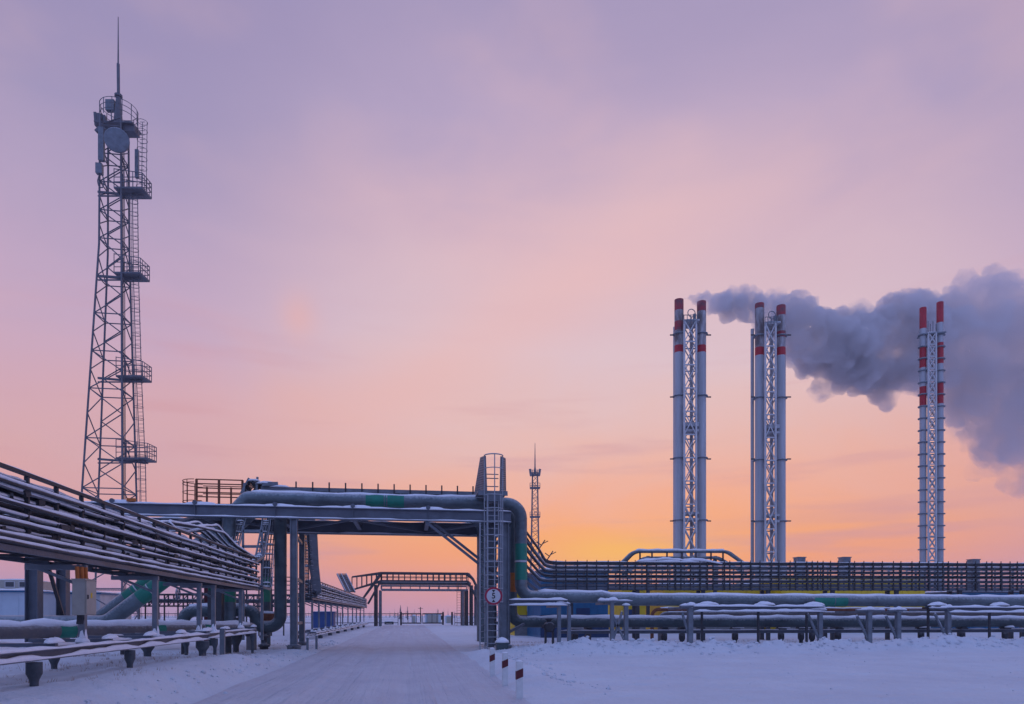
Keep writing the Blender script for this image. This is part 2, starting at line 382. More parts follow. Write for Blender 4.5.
def parts(name, m, parent, fn, most=100):
    """like part(), but every piece becomes a part of its own"""
    b = MB(); fn(b); mk = b.marks + [(len(b.v), len(b.f))]; out = []
    for (v0, f0), (v1, f1) in zip(mk[:-1], mk[1:]):
        if len(out) >= most:
            v1, f1 = len(b.v), len(b.f)
        c = MB(); c.v = b.v[v0:v1]; c.f = [[i - v0 for i in f] for f in b.f[f0:f1]]; c.sm = b.sm[f0:f1]; c.mi = b.mi[f0:f1]
        o = c.build(name, m, parent); out.append(o)
        if v1 == len(b.v) and len(out) > most: o['kind'] = 'stuff'; break
    return out
def snowpart(parent, fn):
    o = part('snow', 'snow', parent, fn); o['kind'] = 'stuff'; return o
# picture pixel + distance along the view -> point in the place (used only to read off where things stand)
def P(px, py, d):
    r = (px - 512) / F * d
    return V((r * CT + d * ST, -r * ST + d * CT, EYE + (HOR - py) / F * d))
def d_y(px, y): return y / (CT - (px - 512) / F * ST)
def PY(px, py, y): return P(px, py, d_y(px, y))          # point seen at px,py that stands on the line y
def X(px, y): return PY(px, HOR, y).x

# ------------------------------------------------------------------ ground
def sm(a, b, t):
    t = max(0.0, min(1.0, (t - a) / (b - a))); return t * t * (3 - 2 * t)
def n3(x, y, s, z=0): return noise.noise(V((x * s, y * s, z)))
def hgt(x, y):
    base = 0.03 * n3(x, y, 0.12) + 0.015 * n3(x, y, 0.9, 4)
    far = sm(60, 120, y)
    left = (1 - sm(-5.6 + 0.5 * n3(0, y, 0.35, 2), -4.1 + 0.3 * n3(0, y, 0.5, 7), x))
    hl = 0.42 * (1 - sm(20, 31, y)) + 0.10
    lz = left * (hl + 0.06 * n3(x, y, 0.5, 3) + 0.03 * n3(x, y, 1.7, 5)) * (1 - far)
    lz += 0.10 * math.exp(-((x + 4.9 + 0.4 * n3(0, y, 0.3, 8)) / 0.45) ** 2) * (1 - sm(30, 60, y)) * (0.7 + 0.8 * n3(x, y, 0.9, 9))
    right = sm(2.6, 3.6, x)
    rz = right * 0.05
    bw = sm(2.2, 8.0, x); yc = 29.6 + 0.9 * n3(x, 0, 0.16, 5) - 0.4 * sm(10, 30, x)
    prof = math.exp(-(((y - yc) / (1.5 if y > yc else 1.25)) ** 2))
    bank = bw * prof * (0.40 + 0.26 * n3(x, y, 0.6, 6) + 0.30 * abs(n3(x, y, 1.4, 11)) + 0.16 * n3(x, y, 2.9, 12))
    # spill beside the marker posts towards the tower foot
    xs = 2.95 + 0.25 * n3(0, y, 0.4, 3); sp = sm(12.5, 19, y) * (1 - sm(28.5, 32, y))
    spill = sp * math.exp(-((x - xs) / 0.65) ** 2) * (0.26 + 0.16 * n3(x, y, 1.1, 2))
    mound = 0.6 * math.exp(-(((x - 5.5) / 1.0) ** 2 + ((y - 33.4) / 0.8) ** 2))
    knob = 0.35 * math.exp(-(((x - X(952, 31)) / 0.9) ** 2 + ((y - 31) / 0.8) ** 2))
    road = 0.0
    if -4.3 < x < 2.4:
        c = x + 0.9 + 0.5 * n3(0, y, 0.05, 21)
        road = -0.02 + 0.05 * n3(c, y * 0.02, 2.2, 31) + 0.03 * n3(c, y * 0.03, 5.0, 33) - 0.05 * (math.exp(-((abs(c) - 0.85) / 0.22) ** 2) + 0.7 * math.exp(-((abs(c + 2.0) - 0.85) / 0.2) ** 2))
    if 2.4 < x < 34 and 8 < y < 27:
        for yc_, k_ in ((17.5 + 0.10 * x + .4 * n3(x, 0, .1, 50), 1), (23.2 - 0.04 * x + .4 * n3(x, 0, .12, 51), .8)):
            for o_ in (-.8, .8): road -= .045 * k_ * sm(2.4, 5, x) * math.exp(-((y - yc_ - o_) / .22) ** 2)
    field = sm(2.4, 4, x) * (1 - sm(26, 28, y)); road += field * (0.04 * n3(x, y, 0.8, 41) + 0.03 * abs(n3(x, y, 2.0, 42)))
    return base * (1 - 0.3 * far) + lz + rz + max(bank, spill) + knob + 0.3 * mound + road
def sheet(name, xs, ys, m, dz=0.0, kind='structure'):
    vs = [(x, y, hgt(x, y) + dz) for y in ys for x in xs]; nx = len(xs)
    fs = [(j * nx + i, j * nx + i + 1, (j + 1) * nx + i + 1, (j + 1) * nx + i) for j in range(len(ys) - 1) for i in range(nx - 1)]
    b = MB(); b.add([V(v) for v in vs], fs, True); o = b.build(name, m); o['kind'] = kind; return o
def axis(lo, hi, step, far0, far1):
    a = [lo + step * i for i in range(int((hi - lo) / step) + 1)]; s = step; t = a[-1]
    while t < far1: s *= 1.22; t += s; a.append(t)
    s = step; t = lo; pre = []
    while t > far0: s *= 1.22; t -= s; pre.append(t)
    return pre[::-1] + a
sheet('snow_ground', axis(-14, 34, 0.16, -1200, 1200), axis(4, 42, 0.16, -600, 1300), 'ground')
rx = [-4.15 + 0.16 * i for i in range(41)]
sheet('road', rx, [1 + 0.4 * i for i in range(300)], 'road', 0.012)

# ------------------------------------------------------------------ pipelines
def band(parent, a, b, r, m='teal', name='painted_band'):
    return part(name, m, parent, lambda q: q.tube([a, b], r, 24, False))
def pipeline(name, pts, r, m, label, cap_pts=None, cap_h=0.07, rad=None, cat='pipeline', seed=0, ang=48):
    t = thing(name, tuple(pts[0]), label, cat)
    path = fillet(pts, rad or r * 2.6, 9)
    part('pipe_body', m, t, lambda q: q.tube(path, r, 24))
    def seams(q):       # cladding seams / weld collars
        for a, b in zip(pts[:-1], pts[1:]):
            a, b = V(a), V(b); L_ = (b - a).length; k = int(L_ / 2.4)
            for i in range(1, k):
                c = a.lerp(b, i / k); d = (b - a).normalized() * 0.025
                if 0.9 < (c - a).length and (c - b).length > 0.9: q.tube([c - d, c + d], r + 0.014, 24, False)
    parts('collar', m, t, seams)
    for cp in (cap_pts or []):
        snowpart(t, lambda q: q.cap(cp, 0, cap_h, 0, seed, 0.35, 0, r, ang))
    return t
zP = 7.16; yA, yB, yC, yD = 34.0, 35.0, 36.1, 36.9
xA0 = X(229, yA); xA1 = X(521, yA); xS = X(609, yA)
A = [(xA0, yA, 1.0), (xA0, yA, 6.25), (X(247, yA), yA, zP), (xA1, yA, zP), (xA1, yA, 2.60), (xS - 0.4, yA, 2.60), (xS + 0.1, yA, 2.47), (46, yA, 2.43)]
t = pipeline('pipeline', A, 0.30, 'pipe', 'long grey pipe on the road bridge, dropping with a teal band beside the ladder tower',
             [[(X(252, yA), yA, zP), (xA1 - 0.9, yA, zP)], [(xA1 + 0.85, yA, 2.60), (xS - 0.4, yA, 2.60), (xS + 0.1, yA, 2.47), (46, yA, 2.43)]], 0.06, ang=40, rad=[0, .5, .28, .72, .6, .6, .6, 0])
for a, b in ((366, 384), (385.2, 386.2), (387.5, 404)):
    band(t, (X(a, yA), yA, zP), (X(b, yA), yA, zP), 0.306, 'teal')
zb = lambda py: PY(521, py, yA).z
for a, b in ((544, 560), (563, 580)): band(t, (xA1, yA, zb(a)), (xA1, yA, zb(b)), 0.306, 'teal')
band(t, (xA1, yA, zb(560.8)), (xA1, yA, zb(562.2)), 0.307, 'white')
band(t, (X(812, yA), yA, 2.447), (X(845, yA), yA, 2.445), 0.306, 'teal')
band(t, (xA0, yA, PY(229, 584, yA).z), (xA0, yA, PY(229, 602, yA).z), 0.306, 'teal_dim')

xU = X(280.5, yB - 0.5); yU = yB - 0.5
xB1 = X(511.5, yB)
B = [(X(150, 33), 33.2, 0.75), (X(183, yU), yU, 0.75), (X(183, yU), yU, 1.9), (X(256, yU), yU, 1.9), (X(256, yU), yU, 1.14), (xU, yU, 1.14), (xU, yU, 6.95), (xU + 1.2, yB, 6.95), (xB1, yB, 6.95), (xB1, yB, 1.35), (46, yB + 0.9, 1.28)]
t = pipeline('pipeline', B, 0.285, 'pipe_dark', 'dull green-grey pipe with a U-bend left of the road and an orange band',
             [[(X(190, yU), yU, 1.9), (X(248, yU), yU, 1.9)], [(xB1 + 0.8, yB, 1.35), (46, yB + 0.9, 1.28)]], 0.07, seed=3, rad=0.55)
band(t, (xB1, yB, PY(511.5, 573, yB).z), (xB1, yB, PY(511.5, 592, yB).z), 0.292, 'orange')
def twin(y, dpx, label, seed):
    lo = PY(111 + dpx, 621, y); hi = PY(228 + dpx, 533, y)
    pts = [(-34, y, lo.z - 0.1), (lo.x - 0.2, y, lo.z - 0.1), (hi.x, y, hi.z), (hi.x + 1.3, y, 7.0), (3.9, y, 7.0), (3.9, y, .3)]
    t = pipeline('pipeline', pts, 0.37, 'pipe', label, None, rad=0.9)
    a, b = V(pts[1]), V(pts[2]); band(t, a.lerp(b, 0.27), a.lerp(b, 0.60), 0.376, 'teal', 'painted_band')
    band(t, a.lerp(b, 0.36), a.lerp(b, 0.368), 0.38, 'white'); return t
twin(yC, 0, 'sloping grey pipe with teal band behind the left cable rack, nearer of the pair', 1)
twin(yD + .25, -13, 'sloping grey pipe with teal band behind the left cable rack, farther of the pair', 2)
# low insulated line on the left
def PD(px, py, d): return P(px, py, d)
Ba, Bb = PD(0, 631.5, 20), PD(200, 629, 27); dirn = (Bb - Ba)
p0 = Ba - dirn * 1.1; p1 = Bb + dirn * 0.35
t = pipeline('pipeline', [p0, p1, p1 + V((-0.4, 2.6, 0)), p1 + V((-0.4, 2.6, -1.2))], 0.225, 'pipe_brown', 'brown insulated low pipe with green bands and thick snow, left foreground', [[p0, p1]], 0.12, rad=0.5, seed=5, ang=50)
for px, hl in ((68, .36), (156, .26), (206, .2)):
    k = None
    best = min((abs(((Ba.lerp(Bb, s / 200) * 1).x * CT - Ba.lerp(Bb, s / 200).y * ST) / (Ba.lerp(Bb, s / 200).x * ST + Ba.lerp(Bb, s / 200).y * CT) - (px - 512) / F), s) for s in range(0, 260))
    c = Ba.lerp(Bb, best[1] / 200); d = dirn.normalized() * hl
    band(t, c - d, c + d, 0.231, 'teal')
def low_piers(q):
    for s in (-0.6, -0.2, 0.2, 0.55, 0.9, 1.2):
        c = Ba.lerp(Bb, s); g = hgt(c.x, c.y)
        q.lathe((c.x, c.y, g - 0.3), [(0.13, 0), (0.13, 1.15 - g + 0.3 - 0.32), (0.22, 1.15 - g + 0.3 - 0.27), (0.22, 1.15 - g + 0.3 - 0.2)], 12)
parts('pier', 'dark', t, low_piers)

# ------------------------------------------------------------------ main pipe gantry over the road
yF, yK = 32.9, 37.7; zT, zBt = 6.60, 6.07
t = G = thing('pipe_gantry', (0, 35.3, 0), 'wide grey steel bridge carrying pipes over the snowy road', 'gantry')
x0g, x1g = -34.0, 4.75
for y in (yF, yK):
    parts('girder', 'beam', t, lambda q: q.ibeam((x0g, y, (zT + zBt) / 2 - (.07 if y == yK else 0)), (x1g, y, (zT + zBt) / 2 - (.07 if y == yK else 0)), 0.28, zT - zBt + (.14 if y == yK else 0), 0.035))
def g_snow(q):
    for y in (yF, yK): q.cap([(x0g, y, 0), (x1g, y, 0)], 0.27, 0.07, zT, 1, 0.4)
    for dy in (-0.082,): q.cap([(x0g, yF + dy, 0), (x1g, yF + dy, 0)], 0.10, 0.05, zBt + 0.036, 2, 0.4)
    q.cap([(x0g, yK - 0.082, 0), (x1g, yK - 0.082, 0)], 0.10, 0.07, zBt - .14 + 0.036, 2, 0.4)
    xb = -9.45 - 3.4 * 6
    while xb < 4:
        q.lump((xb, yF + 0.02, zT), 0.75, 0.13, 0.16, xb); xb += 3.43
snowpart(t, g_snow)
xb = -9.45 - 3.43 * 6; k = 0
while xb < 4:
    x = xb
    part('cross_beam', 'beam', t, lambda q: (q.ibeam((x, yF + 0.15, 6.30), (x, yK - 0.15, 6.30), 0.2, 0.3, 0.025),
         q.lathe((x, yF - 0.16, zT + 0.10), [(0.10, 0), (0.10, 0.26)], 14, d=(0, 1, 0)),
         [q.box(x - 0.13, x + 0.13, yy - 0.2, yy + 0.2, 6.455, 6.85) for yy in (yA, yB, yC + 0.1) if x > -8]))
    parts('web_stiffener', 'beam', t, lambda q: [q.box(x - 0.012, x + 0.012, yy - 0.125, yy - 0.02, zBt + 0.037, zT - 0.037) for yy in (yF, yK)])
    xb += 3.43
parts('lower_bracing', 'beam', t, lambda q: [q.bar((-9.45 + 3.43 * i, yF + 0.2, 6.12), (-9.45 + 3.43 * (i + 1), yK - 0.2, 6.12), 0.1, 0.1) if i % 2 == 0 else q.bar((-9.45 + 3.43 * i, yK - 0.2, 6.12), (-9.45 + 3.43 * (i + 1), yF + 0.2, 6.12), 0.1, 0.1) for i in range(-6, 4)])
def leg(x, y, w, z1=zBt, m='galv'):
    g = hgt(x, y)
    o = part('column', m, t, lambda q: (q.ibeam((x, y, g + 0.2), (x, y, z1 - 0.02), w, w, 0.035, (1, 0, 0)), q.box(x - w * .75, x + w * .75, y - w * .75, y + w * .75, g + 0.16, g + 0.2),
         q.box(x - w * .7, x + w * .7, y - w * .7, y + w * .7, z1 - 0.02, z1)))
    parts('footing', 'conc', t, lambda q: (q.lathe((x - w * .5, y, g - 0.4), [(0.15, 0), (0.15, 0.5), (0.2, 0.52), (0.2, 0.56)], 12), q.lathe((x + w * .5, y, g - 0.4), [(0.15, 0), (0.15, 0.5), (0.2, 0.52), (0.2, 0.56)], 12)))
    return o
leg(X(294, yF), yF, 0.31); leg(X(302, yK), yK, 0.27, zBt - .14); leg(4.42, yF, 0.42, zBt); leg(4.42, yK, 0.42, zBt - .14)
leg(X(34, yF), yF, 0.5, m='beam'); leg(X(63, yK), yK, 0.45, zBt - .14, m='beam')
xL = X(294, yF); xLb = X(302, yK)
part('brace', 'beam', t, lambda q: q.bar((0.75, yF, 6.04), (4.2, yF, 3.35), 0.12, 0.12))
part('brace', 'beam', t, lambda q: q.bar((1.15, yF + 0.5, 6.04), (4.3, yF + 0.5, 3.6), 0.12, 0.12))
part('brace', 'dark', t, lambda q: q.bar((X(40, yF), yF, 5.0), (X(65, yK), yK, 1.3), 0.14, 0.14))
part('brace', 'dark', t, lambda q: q.bar((X(40, yF), yF, 4.4), (X(60, yK), yK, 4.3), 0.12, 0.12))
parts('cross_tie', 'beam', t, lambda q: [q.bar((xL, yF + 0.16, z), (xLb, yK - 0.16, z), 0.12, 0.14) for z in (1.3, 3.4, 5.4)])
parts('cross_tie', 'beam', t, lambda q: [q.bar((4.42, yF + 0.22, z), (4.42, yK - 0.22, z), 0.12, 0.14) for z in (1.3, 3.4, 5.4)] + [q.bar((4.42, yF + 0.22, a), (4.42, yK - 0.22, b), 0.08, 0.08) for a, b in ((1.3, 3.4), (5.4, 3.4))])
# upright on the tower side carrying the deck
part('column', 'galv', t, lambda q: (q.ibeam((X(491, yF + .6), yF + .6, 0.15), (X(491, yF + .6), yF + .6, 7.4), 0.3, 0.3, 0.03, (1, 0, 0)),))
parts('column', 'galv', t, lambda q: (q.ibeam((X(508, yF + .9), yF + .9, 0.15), (X(508, yF + .9), yF + .9, 6.0), 0.16, 0.2, 0.02, (1, 0, 0)),))

# access ladders and caged lookout of the gantry's tower
def zF(py, px=494): return PY(px, py, yF - 0.5).z
yl = 32.3; xc = X(493.8, yl); hoopR = 0.43
lt = t
def ladder(q, xa, xb_, y, z0, z1, dy=0, r=0.03, step=0.3):
    for i, xx in enumerate((xa, xb_)): q.bar((xx, y + dy * i, z0), (xx, y + dy * i, z1), 0.06, 0.05)
    z = z0 + step
    while z < z1: q.tube([(xa, y, z), (xb_, y + dy, z)], 0.017, 6, False); z += step
part('ladder', 'lightgalv', t, lambda q: ladder(q, xc - 0.27, xc + 0.27, yl + 0.35, hgt(xc, yl), 7.5))
part('ladder', 'lightgalv', t, lambda q: ladder(q, X(480, 32.4), X(485, 33.3), 32.4, hgt(3, 32), 6.0, 0.9))
def cage(q):
    z = 2.3
    while z < 9.1:
        if z < 7.35 or z > 8.25: q.ring((xc, yl + 0.1, z), hoopR, 0.022, 'z', 18, 5, 180, 360)
        z += 0.62
    q.ring((xc, yl + 0.1, 9.12), hoopR, 0.03, 'z', 18, 6, 180, 360)
    for a in (180, 225, 270, 315, 360):
        x, y = xc + hoopR * math.cos(R(a)), yl + 0.1 + hoopR * math.sin(R(a)); q.bar((x, y, 2.3), (x, y, 9.12 if a in (180, 270, 360) else 7.3), 0.045, 0.03)
part('ladder_cage', 'lightgalv', t, cage)
xl_, xr_ = X(477, 33), X(506, 33)
part('deck', 'galv', t, lambda q: (q.box(xl_, xr_, 32.45, 34.2, 7.42, 7.5), q.bar((xl_, 32.45, 7.35), (xr_, 32.45, 7.35), 0.08, 0.14), q.bar((xl_, 34.2, 7.35), (xr_, 34.2, 7.35), 0.08, 0.14)))
def side(q, A_):
    a, b, c, d = A_
    for p, q_ in ((a, b), (b, c), (c, d), (d, a)): q.bar(p, q_, 0.07, 0.07)
    for i in range(1, 9): q.bar(a.lerp(b, i / 9), d.lerp(c, i / 9), 0.05, 0.05)
    for i in range(1, 16): q.bar(a.lerp(d, i / 16), b.lerp(c, i / 16), 0.06, 0.06)
part('guard_panel', 'galv', t, lambda q: side(q, [PY(474.5, 497, 34.2), PY(486.5, 493, 32.5), PY(485.2, 456.5, 32.5), PY(481, 458, 33.6)]))
part('guard_panel', 'galv', t, lambda q: side(q, [PY(500.3, 493, 32.5), PY(505.5, 492, 34.2), PY(505, 459, 33.6), PY(501, 457, 32.5)]))
parts('handrail', 'galv', t, lambda q: [q.tube([(X(485, 32.4), 34.1, z), (X(503, 32.4), 34.1, z)], 0.025, 6) for z in (7.75, 8.0, 8.4, 8.6)])
part('guard_panel', 'galv', t, lambda q: (q.box(X(485, 32.4), X(502, 32.4), 32.42, 32.45, 7.0, 7.42), [q.bar((X(485, 32.4), 32.40, 7.02 + .1 * i), (X(502, 32.4), 32.40, 7.02 + .1 * i), 0.02, 0.03) for i in range(4)]))

# railed platform at the left end of the deck
def platform(q):
    y = 36.6; z0 = PY(200, 501, y).z
    a, b = X(196, y), X(243, y)
    for py in (479.6, 484, 488.2, 492.6, 497): q.tube([(a, y, PY(215, py, y).z), (b, y, PY(215, py, y).z)], 0.03, 6)
    for px in (196.5, 219, 242.5): q.bar((X(px, y), y, z0 - 0.5), (X(px, y), y, PY(215, 479.6, y).z), 0.10, 0.10)
    for px in (200, 225): q.bar((X(px, y), y + 1.2, z0 - 0.5), (X(px, y), y + 1.2, PY(215, 483, y).z), 0.08, 0.08)
    for py in (482, 490): q.tube([(a, y + 1.2, PY(215, py, y).z), (b, y + 1.2, PY(215, py, y).z)], 0.025, 6)
    for py in (480, 483, 491.5, 501): q.ring((a, y + 0.4, PY(190, py, y).z), 0.72, 0.02, 'z', 16, 5, 90, 270)
    for an in (120, 150, 180, 210, 240): q.bar((a + 0.72 * math.cos(R(an)), y + 0.4 + 0.72 * math.sin(R(an)), z0 - 0.3), (a + 0.72 * math.cos(R(an)), y + 0.4 + 0.72 * math.sin(R(an)), PY(190, 480, y).z), 0.03, 0.02)
part('railing', 'rust', t, platform)
part('platform_deck', 'galv', t, lambda q: (q.box(X(186, 36.6), X(243, 36.6), 36.3, 37.9, 7.12, 7.2), q.box(X(186, 36.6), X(243, 36.6), 36.3, 37.9, 6.62, 6.7)))
parts('painted_marker', 'orange', t, lambda q: (q.box(X(196, 36.4), X(202, 36.4), 36.3, 36.4, 6.9, 7.35), q.box(X(126, 32.7), X(134.5, 32.7), 32.74, 32.9, 6.68, 6.82)))

# cable tray along the top of the gantry
ty = 36.2; tz0, tz1 = 7.86, 8.05
t = thing('cable_tray', (0, ty, tz0), 'straight grey cable tray with short stubs running along the top of the pipe bridge', 'cable tray')
xa, xe = X(262, ty), X(480, ty)
part('tray_side', 'galv', t, lambda q: q.bar((xa, ty - 0.25, (tz0 + tz1) / 2), (xe, ty - 0.25, (tz0 + tz1) / 2), 0.03, tz1 - tz0))
part('tray_side', 'galv', t, lambda q: q.bar((xa, ty + 0.25, (tz0 + tz1) / 2), (xe, ty + 0.25, (tz0 + tz1) / 2), 0.03, tz1 - tz0))
parts('cable', 'black', t, lambda q: [q.tube([(xa + (xe - xa) * i / 12, ty + o + 0.02 * math.sin(i * 2 + o * 30), tz0 + 0.06) for i in range(13)], 0.035, 6) for o in (-.16, -.08, 0, .08, .16)])
parts('rung', 'galv', t, lambda q: [q.bar((xa + 0.4 * i, ty - 0.235, tz0 + 0.01), (xa + 0.4 * i, ty + 0.235, tz0 + 0.01), 0.04, 0.02) for i in range(int((xe - xa) / 0.4))])
i = 0; x = X(297, ty)
while x < xe - 0.2:
    part('stub_post', 'dark', t, lambda q: (q.bar((x, ty - 0.29, 6.9), (x, ty - 0.29, tz1 + 0.27), 0.07, 0.04) if i % 4 == 0 else q.bar((x, ty - 0.29, 7.75), (x, ty - 0.29, tz1 + 0.27), 0.07, 0.04))); x += 0.80; i += 1
snowpart(t, lambda q: (q.cap([(xa, ty, 0), (xe, ty, 0)], 0.42, 0.05, tz0 + 0.08, 4, 0.3), q.cap([(xa, ty - 0.3, 0), (xe, ty - 0.3, 0)], 0.08, 0.03, 7.74, 4, 0.3)))
# rolled end and clamp of that tray (the looped clutter by the railings)
t = thing('cable_bend', tuple(PY(255, 500, 36.3)), 'tangled loop of frosted cables and brackets beside the railings on the pipe bridge', 'cables')
def loopy(q):
    c = PY(250.5, 487.5, 36.2)
    for k in range(5): q.ring((c.x + 0.02 * k, c.y - 0.2 + 0.1 * k, c.z + 0.01 * k), 0.25 + 0.02 * (k % 3), 0.035, 'y', 18, 6)
    for k in range(6):
        a = PY(244 + k, 496, 36.2); b = PY(258 + k * 0.6, 484 + k, 36.2); e = PY(290, 489 + 0.5 * k, 36.2)
        q.tube(fillet([a, PY(247 + k, 480 + 1.2 * k, 36.1), b, PY(268, 486 + k * .8, 36.1), e], 0.3), 0.03, 6)
parts('cable', 'black', t, loopy)
def brk(q):
    for px in (243, 256, 268, 273): q.bar(PY(px, 500, 36.0), PY(px + 1.5, 483 if px != 256 else 477, 36.0), 0.10, 0.10)
    q.bar(PY(241, 493, 36.0), PY(249, 478, 36.0), 0.08, 0.08); q.bar(PY(262, 484, 35.8), PY(278, 484, 35.8), 0.1, 0.2); q.bar(PY(268, 492, 35.8), PY(300, 489, 35.8), 0.1, 0.12)
parts('bracket', 'galv', t, brk)
snowpart(t, lambda q: (q.lump(PY(266, 484, 36.0), 0.5, 0.3, 0.14, 3), q.lump(PY(254, 481, 36.0), 0.3, 0.3, 0.1, 4), q.lump(PY(280, 487.5, 36.0), 0.5, 0.3, 0.12, 5)))

# height limit sign
sc_ = PY(493.6, 596, 31.6); 
t = thing('road_sign', tuple(sc_), 'round white height-limit sign with red rim on the ladder tower', 'road sign')
toC = (V((0, 0, EYE)) - sc_); toC.z = 0; toC.normalize(); fr = V((-ST, -CT, 0))
def disc(q, r, off, th=0.02): q.lathe(sc_ + fr * off, [(r, 0), (r, th)], 36, d=fr)
part('rim', 'signred', t, lambda q: disc(q, 0.405, 0.0)); part('face', 'white', t, lambda q: disc(q, 0.315, 0.0215, 0.003))
rt = V((CT, -ST, 0))
def tri(q, up):
    c = sc_ + fr * 0.030; s_ = 0.085; y0 = 0.235 * up
    vs = [c + rt * (-s_) + V((0, 0, y0 + .045 * up)), c + rt * s_ + V((0, 0, y0 + .045 * up)), c + V((0, 0, y0 - 0.075 * up))]
    vs2 = [v - fr * 0.004 for v in vs]; q.add(vs + vs2, [(0, 1, 2), (5, 4, 3), (0, 3, 4, 1), (1, 4, 5, 2), (2, 5, 3, 0)])
part('arrowhead', 'black_paint', t, lambda q: tri(q, 1)); part('arrowhead', 'black_paint', t, lambda q: tri(q, -1))
def text_part(txt, size, c, m, parent, name='digit'):
    cu = bpy.data.curves.new(name, 'FONT'); cu.body = txt; cu.size = size; cu.align_x = 'CENTER'; cu.align_y = 'CENTER'; cu.extrude = 0.002; cu.offset = 0.006
    tmp = bpy.data.objects.new('tmp', cu); me = bpy.data.meshes.new_from_object(tmp); bpy.data.objects.remove(tmp)
    mtx = Matrix((rt, V((0, 0, 1)), fr)).transposed().to_4x4(); me.transform(Matrix.Translation(V(c) - V(parent['_w'])) @ mtx)
    me.materials.clear(); me.materials.append(M[m]); o = bpy.data.objects.new(name, me); col.objects.link(o); o.parent = parent; return o
text_part('5', 0.36, sc_ + fr * 0.030, 'black_paint', t)
parts('bracket', 'galv', t, lambda q: [q.bar(sc_ - fr * 0.01 + V((0, 0, z)) - rt * 0.25, sc_ - fr * 0.01 + V((0, 0, z)) + rt * 0.25, 0.02, 0.05) for z in (-0.15, 0.15)])

# valve box with snow at the tower foot
c = PY(502, 650, 31.2)
t = thing('junction_box', (c.x, c.y, 0.1), 'small dark green box under a heap of snow at the ladder foot', 'box')
part('body', 'pipe_dark', t, lambda q: (q.box(c.x - .26, c.x + .26, c.y - .2, c.y + .2, 0.12, 0.42), q.box(c.x - .29, c.x + .29, c.y - .23, c.y + .23, 0.42, 0.46)))
snowpart(t, lambda q: (q.lump((c.x, c.y, 0.462), .30, .25, .24, 2),))

